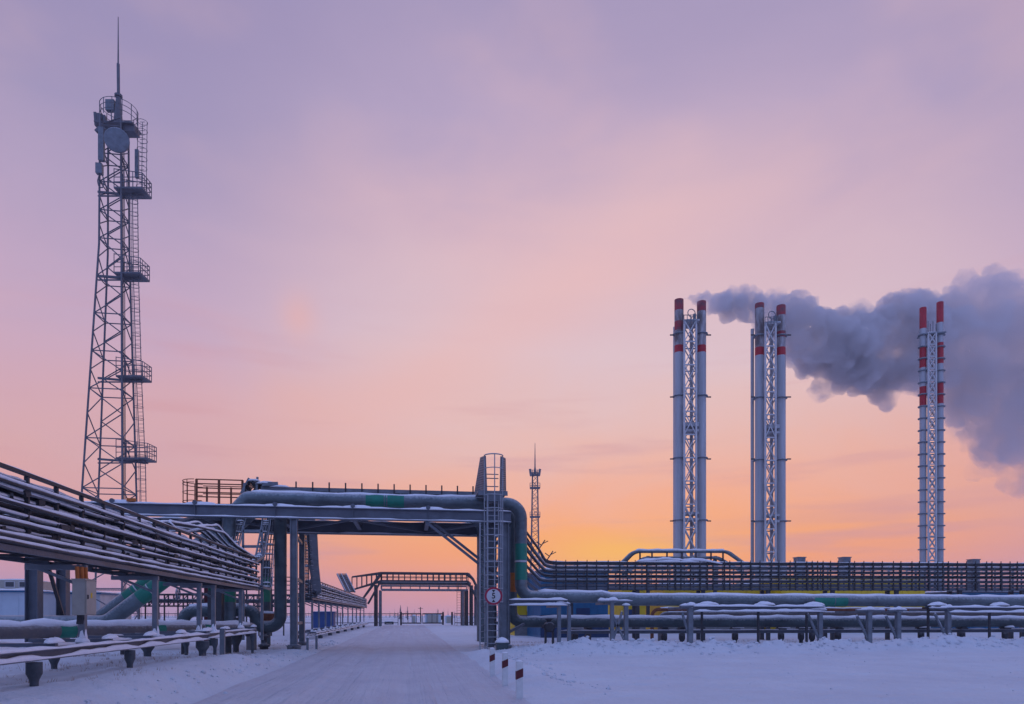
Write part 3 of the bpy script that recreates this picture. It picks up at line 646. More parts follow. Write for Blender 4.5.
# ------------------------------------------------------------------ cable racks beside the road
TZ = [2.87, 2.99, 3.20, 3.52, 3.84]
def cable_rack(label, y0, y1, posts, x=-6.4, step=1.0, detail=True, group='long cable racks along the road', zf=1.15):
    t = thing('cable_rack', (x - 0.5, (y0 + y1) / 2, 0), label, 'cable rack', group); dpt = 1.15
    parts('bottom_rail', 'beam', t, lambda q: [q.bar((xx, y0, 2.78), (xx, y1, 2.78), 0.07, 0.10) for xx in (x, x - dpt)])
    parts('top_rail', 'dark', t, lambda q: [q.bar((xx, y0, 4.09), (xx, y1, 4.09), 0.07, 0.06) for xx in (x - 0.05, x - dpt)])
    n = int((y1 - y0) / step)
    for i in range(n + 1):
        y = y0 + (y1 - y0) * i / n
        part('hanger', 'dark', t, lambda q: ([q.bar((xx, y, 2.84), (xx, y, 4.06), 0.05, 0.07, (1, 0, 0)) for xx in (x - 0.06, x - dpt)], [q.bar((x - 0.02, y + .04, z - 0.075), (x - dpt, y + .04, z - 0.075), 0.05, 0.05) for z in TZ]))
    for k, z in enumerate(TZ):
        r = (0.036, 0.03, 0.036, 0.04, 0.036)[k]
        def run(q, x_=x + 0.04, r=r):
            q.tube([(x_ + 0.012 * math.sin(j * 1.7 + k), y0 + (y1 - y0) * j / 24, z + 0.012 * math.sin(j * 1.1 + k * 2)) for j in range(25)], r, 10)
        parts('front_pipe', 'dark', t, run)
        parts('cable_run', 'black', t, lambda q: [q.tube([(x - 0.14 - o + 0.03 * math.sin(j * .9 + o * 9), y0 + (y1 - y0) * j / 30, z - 0.01 + 0.02 * noise.noise(V((j * .7, o * 9, z)))) for j in range(31)], 0.035 + 0.02 * ((k * 5 + int(o * 30)) % 3) / 2, 6) for o in ([0.06, 0.27, 0.5, 0.8] if detail else [0.1, 0.5])])
    def sn(q):
        for k, z in enumerate(TZ):
            q.cap([(x + 0.04, y0, z), (x + 0.04, y1, z)], 0, 0.028, 0, k, 0.35, 0, 0.038, 62)
            q.cap([(x - 0.2, y0, 0), (x - 0.2, y1, 0)], 0.12, 0.05, z + 0.03, k + 9, 0.3, hv=0.9)
            q.cap([(x - 0.8, y0, 0), (x - 0.8, y1, 0)], 0.14, 0.05, z + 0.03, k + 19, 0.3, hv=0.9)
        q.cap([(x - 0.06, y0, 0), (x - 0.06, y1, 0)], 0.07, 0.02, 4.12, 3, 0.4)
        q.cap([(x - dpt, y0, 0), (x - dpt, y1, 0)], 0.09, 0.04, 4.12, 3, 0.4)
    snowpart(t, sn)
    for zz, xo in ((3.10, .10), (3.36, .06), (3.43, .30), (3.62, .12), (3.70, .34), (3.76, .05)):
        parts('thin_pipe', 'galv', t, lambda q: q.tube([(x - xo + 0.02 * math.sin(j * 1.3 + zz * 9), y0 + (y1 - y0) * j / 40, zz + 0.018 * math.sin(j * 1.7 + zz * 20)) for j in range(41)], 0.022, 6))
        snowpart(t, lambda q: q.cap([(x - xo, y0, zz), (x - xo, y1, zz)], 0, 0.022, 0, zz, 0.3, 0, 0.03, 65, hv=.9))
    # clamps and loose brackets between the upper tiers
    def clips(q):
        rr = random.Random(3); y = y0
        while y < y1:
            y += rr.uniform(0.18, 0.42); k = rr.choice((2, 3, 3, 4, 4)); z = TZ[k] - rr.uniform(0.08, 0.2)
            q.bar((x - rr.uniform(0, .12), y, z), (x - rr.uniform(0, .12), y + rr.uniform(.05, .3), z + rr.uniform(-.05, .05)), rr.uniform(.03, .09), rr.uniform(.04, .12))
    if detail: parts('clip', 'dark', t, clips)
    # second bundle that rides above the top tier
    parts('cable_run', 'pipe', t, lambda q: [q.tube([(x - 0.2 - o, y0 + (y1 - y0) * j / 60, 3.94 + 0.035 * math.sin(j * 1.9 + o * 20)) for j in range(61)], 0.05, 7) for o in (0, 0.13, 0.3, 0.5, 0.65)])
    snowpart(t, lambda q: [q.cap([(x - 0.24, y0, 0), (x - 0.24, y1, 0)], 0.34, 0.05, 3.97, 31, 0.25, hv=0.8)])
    for y in posts:
        pw = 0.16 if y < 15 else 0.12
        part('post', 'galv', t, lambda q: (q.bar((x - 0.1, y, zf), (x - 0.1, y, 2.70), pw, pw), q.box(x - .22, x + .02, y - .13, y + .13, zf - .02, zf), q.bar((x - .02, y, 2.65), (x - dpt, y, 2.65), .1, .10), q.bar((x - .15, y, 2.3), (x - .9, y, 2.62), .06, .06)))
        snowpart(t, lambda q: (q.lump((x - 0.1, y, zf), pw * 1.15, pw * 1.1, 0.12, y), q.lump((x - 0.1, y, zf), pw * .8, pw * .78, 0.34, y + 1)))
    return t
cable_rack('long cable rack close on the left, stacked snowy cable tiers on square posts', 3.0, 31.0, [9.6, 15.15, 19.2, 23.0, 24.6, 28.4])
cable_rack('second stretch of snowy cable rack, beyond the pipe bridge', 47.5, 107, [48.5, 52, 56, 60, 65, 70, 76, 82, 88, 95, 102], detail=False, step=1.6, zf=.55)

# low frame the posts stand on, with its piles
def low_frame(label, y0, y1, piles, x=-6.15, zb=1.03, offs=(0, .5, 1.55)):
    t = thing('support_frame', (x - 0.7, (y0 + y1) / 2, 0), label, 'frame', 'low steel frames under the cable racks')
    for o in offs:
        xx = x - o
        part('long_beam', 'beam', t, lambda q: q.ibeam((xx, y0, zb), (xx, y1, zb), 0.17, 0.17, 0.02))
        snowpart(t, lambda q: (q.cap([(xx, y0, 0), (xx, y1, 0)], 0.17, 0.055, zb + .085, xx, 0.35, hv=0.6), q.cap([(xx + .045, y0, 0), (xx + .045, y1, 0)], 0.085, 0.085, zb - .065, xx + 3, 0.35, hv=0.5)))
    n = max(2, int((y1 - y0) / 2.2))
    for i in range(n + 1):
        y = y0 + .1 + (y1 - y0 - .2) * i / n
        part('short_beam', 'beam', t, lambda q: q.bar((x - offs[-1], y, zb + .14), (x + 0.02, y, zb + .14), 0.10, 0.08))
        snowpart(t, lambda q: q.lump((x - .02, y, zb + .18), 0.11, 0.32, 0.10, y))
    for y, rr in piles:
        for xx in (x, x - offs[-1]):
            g = hgt(xx, y); L_ = zb - .1 - g + .5
            part('pile', 'pilem', t, lambda q: q.lathe((xx, y, g - 0.5), [(rr * .5, 0), (rr * .55, L_ - .34), (rr * .62, L_ - .3), (rr, L_ - .2), (rr, L_ - .01)], 14))
    return t
low_frame('low snowy beam frame on dark piles under the near cable rack', 4.0, 22.6, [(6.5, .12), (12.6, .12), (16.6, .11), (22.1, 0.19)])
low_frame('low frame on piles under the near cable rack, farther stretch up to the road bridge', 23.6, 30.4, [(24.4, .10), (30.0, .10)], x=-6.4, offs=(0, .9))
low_frame('low frame with piles under the second cable rack beyond the bridge', 47.5, 106, [(50, .16), (56, .16), (62, .16), (69, .16), (77, .16), (86, .16), (96, .16)], zb=.42)
# stand-alone posts by the road edge
def stub(px, y, py1, label, w=0.14, capd=True):
    x = X(px, y); g = hgt(x, y); z1 = PY(px, py1, y).z
    t = thing('steel_post', (x, y, g), label, 'post', 'short steel posts near the bridge leg')
    part('shaft', 'galv', t, lambda q: (q.bar((x, y, g - 0.3), (x, y, z1), w, w), q.box(x - w * .6, x + w * .6, y - w * .6, y + w * .6, z1, z1 + .015)))
    snowpart(t, lambda q: q.lump((x, y, z1 + .015), w * .6, w * .6, .05, px))
stub(222.5, 23.2, 629, 'stand-alone grey post rising from snow at the end of the near low frame')
stub(316.5, 34.5, 636, 'thin short post in snow, rightmost beside the bridge leg', .1)
stub(307.5, 33.2, 638, 'thin short post in snow directly beside the bridge leg', .1)

# control cabinet hanging on the near rack's post
cy = 14.4; cx = -6.4 + 0.12
t = thing('control_cabinet', (cx, cy, 1.6), 'cream control cabinet with orange conduits fixed to the near rack post', 'cabinet')
ca = P(72.5, 580, 13.2); zc0, zc1 = P(80, 615, 13.2).z, P(80, 580, 13.2).z
wx = 0.22; wy = 0.45
cxx, cyy = P(84, 600, 13.3).x, P(84, 600, 13.3).y
part('case', 'cream', t, lambda q: (q.box(cxx - wx / 2, cxx + wx / 2, cyy - wy / 2, cyy + wy / 2, zc0, zc1), q.box(cxx - wx / 2 - .015, cxx + wx / 2 + .015, cyy - wy / 2 - .015, cyy + wy / 2 + .015, zc1, zc1 + .02)))
part('door', 'cream', t, lambda q: (q.box(cxx + wx / 2 + .003, cxx + wx / 2 + .022, cyy - wy / 2 + .02, cyy + wy / 2 - .02, zc0 + .02, zc1 - .02),))
part('handle', 'dark', t, lambda q: (q.box(cxx + wx / 2 + .0225, cxx + wx / 2 + .04, cyy - wy / 2 + .05, cyy - wy / 2 + .075, zc0 + .3, zc0 + .38),))
part('warning_label', 'yellow', t, lambda q: (q.box(cxx + wx / 2 + .0225, cxx + wx / 2 + .025, cyy - .03, cyy + .03, zc0 + .32, zc0 + .42),))
parts('conduit', 'orange', t, lambda q: [q.tube([(cxx - .05 + .05 * (k % 2), cyy - .15 + .08 * k, zc1 + .02), (cxx - .06 + .05 * (k % 2), cyy - .15 + .08 * k, zc1 + 0.25)], 0.036, 8) for k in range(4)])
parts('gland', 'dark', t, lambda q: [q.tube([(cxx - .06 + .03 * k, cyy - .1, zc0), (cxx - .06 + .03 * k, cyy - .1, zc0 - .06), (cxx - .16 + .03 * k, cyy + .1, zc0 - .16)], 0.022, 7) for k in range(4)])
parts('mounting_bracket', 'galv', t, lambda q: [q.bar((cxx, cyy + wy / 2, z), (-6.5, 15.1, z), .05, .05) for z in (zc0 + .1, zc1 - .1)])

# cable ladders dropping from the bridge to the racks
def drop(label, pts, w, seed=0, cables=4, plate=False):
    t = thing('cable_ladder', tuple(pts[0]), label, 'cable ladder', 'cable ladders dropping from the pipe bridge')
    path = fillet(pts, 0.9, 8); dense = []
    for a, b in zip(path[:-1], path[1:]):
        k = max(1, int((b - a).length / 0.3)); dense += [a.lerp(b, i / k) for i in range(k)]
    dense.append(path[-1]); sd = V((w / 2, 0, 0))
    part('side_rail', 'galv', t, lambda q: [q.bar(a + sd, b + sd, 0.03, 0.10) for a, b in zip(path[:-1], path[1:])])
    part('side_rail', 'galv', t, lambda q: [q.bar(a - sd, b - sd, 0.03, 0.10) for a, b in zip(path[:-1], path[1:])])
    parts('rung', 'galv', t, lambda q: [q.bar(p - sd, p + sd, 0.04, 0.03) for p in dense])
    if plate: part('cover_plate', 'galv', t, lambda q: [q.bar(a + V((0, -.06, 0)), b_ + V((0, -.06, 0)), w, .02, (0, 1, 0)) for a, b_ in zip(path[:-1], path[1:])])
    parts('cable', 'black', t, lambda q: [q.tube([p + V((-w / 2 + w * (k + .5) / cables, -.03, .04)) for p in path], 0.03, 6) for k in range(cables)])
    snowpart(t, lambda q: [q.lump(p + V((0, -.02, .02)), w * .4, .12, .06, i) for i, p in enumerate(dense) if i % 3 == 0])
def DP(px, py, y): return PY(px, py, y)
drop('cable ladder curving down at the left beside the sloping pipes', [(X(248, 36), 36, 7.6), DP(240, 524, 35), DP(234, 548, 33), (-6.9, 31.0, 3.9), (-6.9, 29, 3.95)], 0.42)
drop('cable ladder curving down in the middle of the rack end', [(X(268, 36), 36, 7.7), DP(266, 524, 35), DP(260, 556, 32.5), (-6.6, 30.6, 3.9), (-6.6, 28.5, 3.9)], 0.4)
drop('steep dark cable ladder beside the tall green-grey vertical pipe', [DP(272, 520, 35.8), DP(269, 545, 34.6), DP(266, 590, 32.5), (-6.5, 31.2, 2.9)], 0.5)
drop('cable ladder dropping to the second rack right of the bridge leg', [(X(309, 38), 38, 6.9), DP(312, 534, 40), DP(314, 566, 44), DP(317, 591, 47), (-6.7, 50, 3.0)], 0.55, plate=True)
drop('narrow cable ladder with open rungs dropping beside the bridge leg', [(X(303, 38.5), 38.5, 6.9), DP(306, 534, 41), DP(306.5, 566, 44), DP(307, 594, 46)], 0.3)
t = thing('pipe_stand', (X(253, 32.5), 32.5, 0), 'open steel frame standing at the end of the near cable rack', 'frame')
part('frame', 'galv', t, lambda q: [q.bar(PY(px, 592, 32.4), PY(px, 526, 32.4), .09, .09) for px in (243, 262)] + [q.bar(PY(243, py, 32.4), PY(262, py, 32.4), .09, .12) for py in (531, 546.5, 562)] + [q.bar(PY(px, 640, 32.4), PY(px, 592, 32.4), .12, .12) for px in (243, 262)])
# wavy snowy cables piled on the near rack towards the bridge
t = thing('cable_bundle', (-7.2, 24, 4.1), 'loose wavy snow-covered cables heaped on top of the near rack', 'cables')
bund = []
for k in range(7):
    r_ = random.Random(k); xx = -7.4 + 0.14 * k
    bund.append([(xx, 17.5 + k * .6, 4.12), (xx - .1, 20.5, 4.2 + .1 * r_.random()), (xx, 23.0, 4.25 + .25 * r_.random()), (xx - .3, 25.6 + .3 * k, 4.75 + .12 * (k % 3)), (xx - .1, 28.3, 4.3 + .15 * r_.random()), (-6.9 + .08 * k, 30.6, 4.1)])
parts('cable', 'black', t, lambda q: [q.tube(fillet(b, 1.2), 0.035, 6) for b in bund])
snowpart(t, lambda q: [q.cap(fillet(b, 1.2), 0, 0.035, 0, k, 0.3, 0, 0.035, 75) for k, b in enumerate(bund)])

# ------------------------------------------------------------------ hand wheel valve
c = PY(178, 594, 33.0)
t = thing('gate_valve', tuple(c), 'pale hand wheel valve standing left of the low green-grey pipe', 'valve')
part('hand_wheel', 'galv', t, lambda q: (q.ring(c, 0.27, 0.035, 'x', 20, 6), [q.bar(c - V((0, .27 * math.cos(a), .27 * math.sin(a))), c + V((0, .27 * math.cos(a), .27 * math.sin(a))), .03, .03, (1, 0, 0)) for a in (0, 1.05, 2.1)]))
part('stem', 'dark', t, lambda q: (q.tube([c, c + V((1.6, 0.1, 0))], .045, 8), q.box(c.x + 1.3, c.x + 1.9, c.y - .2, c.y + .3, .9, c.z + .15)))
t = thing('pipe_pedestal', (X(264, yU), yU, .1), 'dark pedestal with stacked flanges holding up the U-bend of the pipe', 'pedestal')
part('body', 'dark', t, lambda q: q.lathe((X(264, yU), yU, 0), [(.2, 0), (.2, .18), (.27, .2), (.27, .3), (.14, .34), (.14, .6), (.22, .64), (.22, .72), (.12, .76), (.12, .86)], 14))
t = thing('pipe_pedestal', (X(236, 31), 31, .1), 'dark conical pedestal in snow under the pipes left of the U-bend', 'pedestal')
part('body', 'dark', t, lambda q: q.lathe((X(236, 31), 31, 0), [(.12, 0), (.12, .4), (.26, .7), (.26, .95), (.1, 1.0), (.1, 1.6)], 14))
part('arm', 'dark', t, lambda q: (q.bar((X(228, 31), 31, 1.0), (X(250, 31), 31, 1.0), .16, .14), q.box(X(250, 31) - .15, X(250, 31) + .15, 30.8, 31.2, .8, 1.25)))
snowpart(t, lambda q: (q.lump((X(238, 31), 31, 1.07), .55, .14, .12, 1),))
t = thing('pipe_stub', (X(262, 36), 36, 1.3), 'short rusty brown pipe lying behind the U-bend', 'pipe')
part('body', 'rust', t, lambda q: q.tube([(X(252, 36), 36, 1.62), (X(276, 36), 36, 1.62)], .22, 14))
snowpart(t, lambda q: q.cap([(X(252, 36), 36, 1.62), (X(276, 36), 36, 1.62)], 0, .05, 0, 2, .3, 0, .22, 40))
for px, lb in ((211, 'teal vertical pipe behind the near rack, left one of two'), (266.5, 'teal vertical pipe behind the near rack beside the tall vertical pipe'), (228, 'teal vertical pipe behind the near rack, right one of two')):
    x = X(px, 38.6); t = thing('riser_pipe', (x, 38.6, .8), lb, 'pipe', None)
    part('body', 'pipe_dark', t, lambda q: q.tube([(x, 38.6, .1), (x, 38.6, 4.6)], .21, 16))
    part('painted_band', 'teal_dim', t, lambda q: q.tube([(x, 38.6, 2.4), (x, 38.6, 3.7)], .216, 16, False))
x = X(206, 37.9); t = thing('riser_pipe', (x, 37.9, .8), 'thin red vertical pipe behind the near rack', 'pipe')
part('body', 'bollred', t, lambda q: (q.tube([(x, 37.9, .1), (x, 37.9, 4.4)], .1, 12), q.tube([(x, 37.9, 2.0), (x, 37.9, 2.06)], .16, 12)))

# ------------------------------------------------------------------ marker posts
def marker(px, y, py1, w, label, dz=0.0):
    x = X(px, y); g = hgt(x, y); z1 = PY(px, py1, y).z
    t = thing('marker_post', (x, y, g), label, 'marker post', 'striped road marker posts')
    w2 = w / 2; yb = y
    prof = lambda q, a, b, sl: q.add([V((x + i * w2, yb + j * w2 * .7, zz + (sl * i))) for zz in (a, b) for i, j in ((-1, -1), (1, -1), (1, 1), (-1, 1))], [(3, 2, 1, 0), (4, 5, 6, 7), (0, 1, 5, 4), (1, 2, 6, 5), (2, 3, 7, 6), (3, 0, 4, 7)])
    s = 0.03
    part('shaft', 'bollw', t, lambda q: prof(q, g - 0.3, z1, 0.0))
    a, b = z1 - 0.33, z1 - 0.16
    o = part('red_stripe', 'bollred', t, lambda q: q.add([V((x + i * (w2 + .004), yb + j * (w2 * .7 + .004), zz + s * i)) for zz in (a, b) for i, j in ((-1, -1), (1, -1), (1, 1), (-1, 1))], [(0, 1, 5, 4), (1, 2, 6, 5), (2, 3, 7, 6), (3, 0, 4, 7)]))
    snowpart(t, lambda q: (q.lump((x, y, z1), w2, w2 * .7, .025, px)))
marker(519.3, 13.8, 661.5, .135, 'white marker post with red stripe, nearest of the three by the road')
marker(505.0, 16.3, 653, .13, 'white marker post with red stripe, middle of the three by the road')
marker(492.2, 18.7, 648.5, .13, 'white marker post with red stripe, farthest of the three, deep in snow')

# ------------------------------------------------------------------ low pipe stands on the right, in front of the pipes
yS = 32.8
def stand(px, ptop, label, brace=None, w=.2, arm=None, y=yS, double=None, shape='post'):
    x = X(px, y); g = hgt(x, y); z1 = PY(px, ptop, y).z
    t = thing('pipe_stand', (x, y, g), label, 'pipe stand', 'steel stands carrying the low pipes on the right')
    parts('post', 'galv', t, lambda q: (q.bar((x, y, g - .3), (x, y, z1), w, w), q.box(x - w * .8, x + w * .8, y - w * .7, y + w * .7, z1, z1 + .03)))
    if double:
        x2 = X(double, y + .7); parts('post', 'galv', t, lambda q: (q.bar((x2, y + .7, g - .3), (x2, y + .7, z1), w, w), q.bar((x, y, z1 + .05), (x2, y + .7, z1 + .05), .14, .08)))
    if brace:
        bx, bz = X(brace[0], y), PY(brace[0], brace[1], y).z
        part('brace', 'galv', t, lambda q: q.bar((bx, y, bz), (x + (w * .3 if bx < x else -w * .3), y, max(g, .2)), .1, .1))
        snowpart(t, lambda q: q.cap([(bx, y, bz), (x, y, max(g, .2))], .10, .04, .06, px, .15))
    if arm:
        a, b = X(arm[0], y), X(arm[1], y)
        part('arm', 'galv', t, lambda q: (q.bar((a, y, z1 + .08), (b, y, z1 + .08), .16, .08), q.bar((x, y, z1 + .0), (x, y + 2.8, z1 + .0), .14, .12)))
        snowpart(t, lambda q: (q.cap([(a, y, 0), (b, y, 0)], .18, .07, z1 + .12, px, .12, hv=1.0), q.lump((x + .05, y, z1 + .12), .26, .16, .17, px), q.lump((x - .2, y + .05, z1 + .12), .2, .14, .11, px + 1)))
    else:
        snowpart(t, lambda q: q.lump((x, y, z1 + .03), .2, .17, .12, px))
    return t
stand(559, 606, 'grey double post stand just right of the ladder tower', double=569, arm=(552, 570), w=.17)
stand(612, 603, 'slim post stand with snowy crossed arms, left of a pair right of the tower', arm=(598, 632), brace=(622, 612), w=.17)
stand(626, 606, 'post stand with snowy crossed arms, right of a pair right of the tower', brace=(611, 612), w=.19)
stand(690, 608, 'post stand with tall snow cap at the left end of the long beam', brace=(682, 612), w=.24, arm=(680, 700))
stand(820, 612, 'post stand with slanted brace at the right end of the long beam', brace=(808, 614), w=.2, arm=(790, 826))
stand(869, 612, 'post stand with slanted brace and wide snowy arm, left of two close stands', brace=(857, 616), w=.22, arm=(856, 884))
stand(898, 612, 'post stand with slanted brace and wide snowy arm, right of two close stands', brace=(886, 616), w=.22, arm=(888, 906))
stand(948, 610, 'post stand half buried in the snow bank, at the far right beam', brace=(935, 614), w=.22, arm=(930, 956))
def beam2(label, pa, pb, z, y=yS - .05):
    a, b = X(pa, y), X(pb, y)
    t = thing('steel_beam', (a, y, z), label, 'beam', 'snowy beams between the pipe stands')
    part('channel', 'beam', t, lambda q: (q.bar((a, y, z), (b, y, z), .04, .26), q.bar((a, y - .06, z - .12), (b, y - .06, z - .12), .12, .03), q.bar((a, y - .06, z + .13), (b, y - .06, z + .13), .14, .03)))
    snowpart(t, lambda q: (q.cap([(a, y - .05, 0), (b, y - .05, 0)], .19, .09, z + .145, pa, .3, hv=.6), q.cap([(a, y - .11, 0), (b, y - .11, 0)], .10, .10, z - .105, pb, .3, hv=.5)))
beam2('snowy steel beam from the ladder tower to the first stand', 509, 567, 2.27)
beam2('long snowy steel beam in front of the pipes, right of centre', 693, 824, 1.98)
beam2('snowy steel beam running out of the picture at the right edge', 948, 1075, 1.95)
# saddles with snow under the upper pipe
for px, lb in ((706, 'left of the teal band'), (763, 'near the middle of the long beam'), (812, 'directly below the teal band'), (935, 'left of the half buried stand'), (997, 'near the right edge')):
    x = X(px, 33.5); t = thing('pipe_saddle', (x, 34, 2.0), 'snow-heaped saddle under the upper pipe, ' + lb, 'pipe saddle', 'snowy pipe saddles')
    part('body', 'dark', t, lambda q: (q.box(x - .4, x + .4, 33.05, 33.62, 2.13, 2.2), q.box(x - .12, x + .12, 33.3, 34.3, 2.03, 2.128), q.bar((x, 34.0, .1), (x, 34.0, 2.028), .1, .1)))
    snowpart(t, lambda q: (q.lump((x, 33.33, 2.2), .48, .28, .19, px), q.lump((x + .3, 33.35, 2.2), .3, .22, .13, px + 1), q.lump((x - .3, 33.33, 2.2), .28, .22, .10, px + 2),))
# lowest long beam with its piles
t = thing('support_frame', (20, 36, 0), 'long low beam on dark round piles beneath the pipes on the right', 'frame')
xa, xe = X(560, 35.6), 46
part('long_beam', 'beam', t, lambda q: q.ibeam((xa, 35.4, .82), (xe, 36.2, .78), .18, .18, .02))
snowpart(t, lambda q: q.cap([(xa, 35.35, 0), (xe, 36.15, 0)], .15, .05, .89, 6, .3))
for px in (575, 588, 664, 682, 735, 781, 801, 812, 838, 868, 921, 962, 1005):
    x = X(px, 35.7); part('pile', 'dark', t, lambda q: (q.lathe((x, 35.7, -.2), [(.10, 0), (.10, .5), (.17, .62), (.17, .9), (.1, .92)], 12), q.box(x - .22, x + .22, 35.5, 35.9, .9, .98), q.box(x - .15, x + .15, 35.5, 35.95, .98, 1.05)))
    if px % 2: snowpart(t, lambda q: q.lump((x + .1, 35.5, .99), .34, .2, .14, px))
for y, z, r_, a, b, lb in ((38.2, 2.02, .10, 652, 1045, 'thin rusty brown pipe seen between the two thick pipes, upper of two'), (38.9, 1.78, .13, 660, 1045, 'dark brown pipe seen between the two thick pipes, lower of two')):
    t = thing('pipeline', (X(a, y), y, z), lb, 'pipeline')
    part('pipe_body', 'pipe_brown' if r_ > .11 else 'rust', t, lambda q: q.tube(fillet([(X(a, y), y, .2), (X(a, y), y, z), (X(b, y), y, z)], .4), r_, 12))
    snowpart(t, lambda q: q.cap([(X(a, y) + .5, y, z), (X(b, y), y, z)], 0, .04, 0, r_, .4, 0, r_, 45))
t = thing('valve_assembly', (X(549, 35), 35, .1), 'dark valve block on twin legs between tower and first stand', 'valve')
c = PY(549, 627, 33.6)
parts('leg', 'dark', t, lambda q: [q.bar((c.x + o, c.y, 0), (c.x + o, c.y, c.z), .1, .1) for o in (-.17, .2)])
part('body', 'dark', t, lambda q: (q.lathe((c.x, c.y - .2, c.z), [(.2, 0), (.26, .05), (.26, .4), (.2, .45)], 14, d=(0, 1, 0)), q.box(c.x - .3, c.x + .3, c.y - .1, c.y + .3, c.z - .05, c.z + .1), q.lathe((c.x, c.y, c.z + .1), [(.1, 0), (.1, .25), (.2, .27), (.2, .31)], 12)))
t = thing('guy_strut', tuple(PY(505, 628, 34)), 'thin slanting strut from the tower foot towards the low pipe', 'strut')
part('bar', 'beam', t, lambda q: q.bar(PY(505, 634, 33.6), PY(524, 624, 34.6), .12, .12))

# ------------------------------------------------------------------ rack on the right with its swept drop from the bridge
yR = 44.0
ra = PY(556, 563, yR); rb = P(1060, 565.5, 46.5)
ZR = [(563.2, 'rail'), (567, 'thick'), (571.5, 'thin'), (575.5, 'thin'), (580.5, 'thin'), (585, 'beam'), (588.5, 'beam')]
t = RR = thing('cable_rack', tuple(ra * 0.5 + rb * 0.5), 'long many-tiered cable rack running across the right half behind the pipes', 'cable rack', 'long cable racks along the road')
dirR = (rb - ra); dirR.z = 0; back = V((-dirR.y, dirR.x, 0)).normalized()
za = lambda py: PY(600, py, yR).z
LR = dirR.length; du = dirR.normalized()
def rp(s, z, o=0): q = V((ra.x, ra.y, 0)) + du * s + back * o; q.z = z; return q
xg = lambda k: V((X(519, 37.0 + .12 * k), 37.0 + .12 * k, 0))
for k, (py, kd) in enumerate(ZR):
    z = za(py)
    ys_ = 533 + k * 8.2
    for w_, off in (('front', 0), ('back', 1.3)):
        # each tier sweeps down from the bridge deck, then runs level
        a0 = PY(512, 512 + k * 8.2, 39 + off); a1 = PY(527, ys_, 40 + off); a2 = PY(540, ys_ + 18 - 1.2 * k, 41.6 + off); a3 = PY(550 + 0.5 * k, py - 1.2 if k == 0 else py - .3, 43.2 + off)
        path = fillet([a0, a1, a2, rp(-0.6, z, off * .9), rp(1.2, z, off * .9), rp(LR, z, off * .9)], 2.0, 8)
        if kd == 'beam': parts('bottom_rail', 'beam', t, lambda q: [q.bar(p, p2, .09, .16) for p, p2 in zip(path[:-1], path[1:])])
        elif kd == 'rail': parts('top_rail', 'dark', t, lambda q: [q.bar(p, p2, .08, .12) for p, p2 in zip(path[:-1], path[1:])])
        else:
            part('tray_pipe', 'galv' if off == 0 else 'dark', t, lambda q: q.tube(path, .055 if kd == 'thick' else .042, 8))
            if off == 0:
                parts('cable_run', 'black', t, lambda q: [q.tube([p + back * (.25 + .22 * j) for p in path], .05, 6) for j in range(3)])
        if off == 0 and k in (0, 1, 2, 4): snowpart(t, lambda q: q.cap(path[9:], .09, .035, .07, k, .4, hv=.8))
for k, py in enumerate((569.3, 573.6, 578.1, 582.6)):
    z = za(py); off = -.12; ys_ = 538 + k * 9
    path = fillet([PY(512, 518 + k * 9, 39 + off), PY(527, ys_, 40 + off), PY(539, ys_ + 19 - 1.2 * k, 41.6 + off), rp(-0.6, z, off), rp(1.2, z, off), rp(LR, z, off)], 2.0, 8)
    part('thin_pipe', 'dark', t, lambda q: q.tube([p + V((0, 0, .015 * math.sin(p.x * 1.3 + k))) for p in path], .035, 6))
    path2 = [p + back * .5 + V((0, 0, .05)) for p in path]; part('thin_pipe', 'dark', t, lambda q: q.tube(path2, .04, 6))
s = 0; i = 0
rr = random.Random(11)
while s < LR and i < 98:
    part('hanger', 'dark', t, lambda q: ([q.bar(rp(s, za(590), o), rp(s, za(562.4), o), .06 if i % 3 else .14, .07, tuple(du)) for o in (-.08, 1.28)], [q.bar(rp(s, za(py + 1.3), -.06), rp(s, za(py + 1.3), 1.26), .05, .05) for py, kd in ZR[1:5]], q.bar(rp(s, za(563), -.08), rp(s, za(560.3), -.08), .04, .04)))
    s += rr.choice((0.36, 0.5, 0.62, 0.62, .75)) ; i += 1
for s in [1.0 + 4.3 * j for j in range(9)]:
    parts('post', 'dark', t, lambda q: (q.bar(rp(s, 0, .1), rp(s, za(590), .1), .22, .22, tuple(du)), q.bar(rp(s, 0, 1.1), rp(s, za(590), 1.1), .22, .22, tuple(du))))
for px, py, y in ((541, 545, 41.5), (549, 556, 43)):
    parts('bracket', 'dark', t, lambda q: (q.bar(PY(px - 2, py + 4, y), PY(px + 4, py - 5, y), .06, .06), q.bar(PY(px + 1, py - 1, y), PY(px + 7, py - 4, y), .05, .05), q.bar(PY(px, py, y), PY(px - 4, py - 3, y), .05, .05)))
snowpart(t, lambda q: [q.lump(rp(s_, za(562.5), .3), 1.2, .5, .3, s_) for s_ in (6.4, 7.6, 8.9)] + [q.cap([rp(5.2, za(562), 0), rp(7, za(559.5), 0), rp(9.5, za(561), 0), rp(10.8, za(564), 0)], .3, .12, 0, 3, .3)])
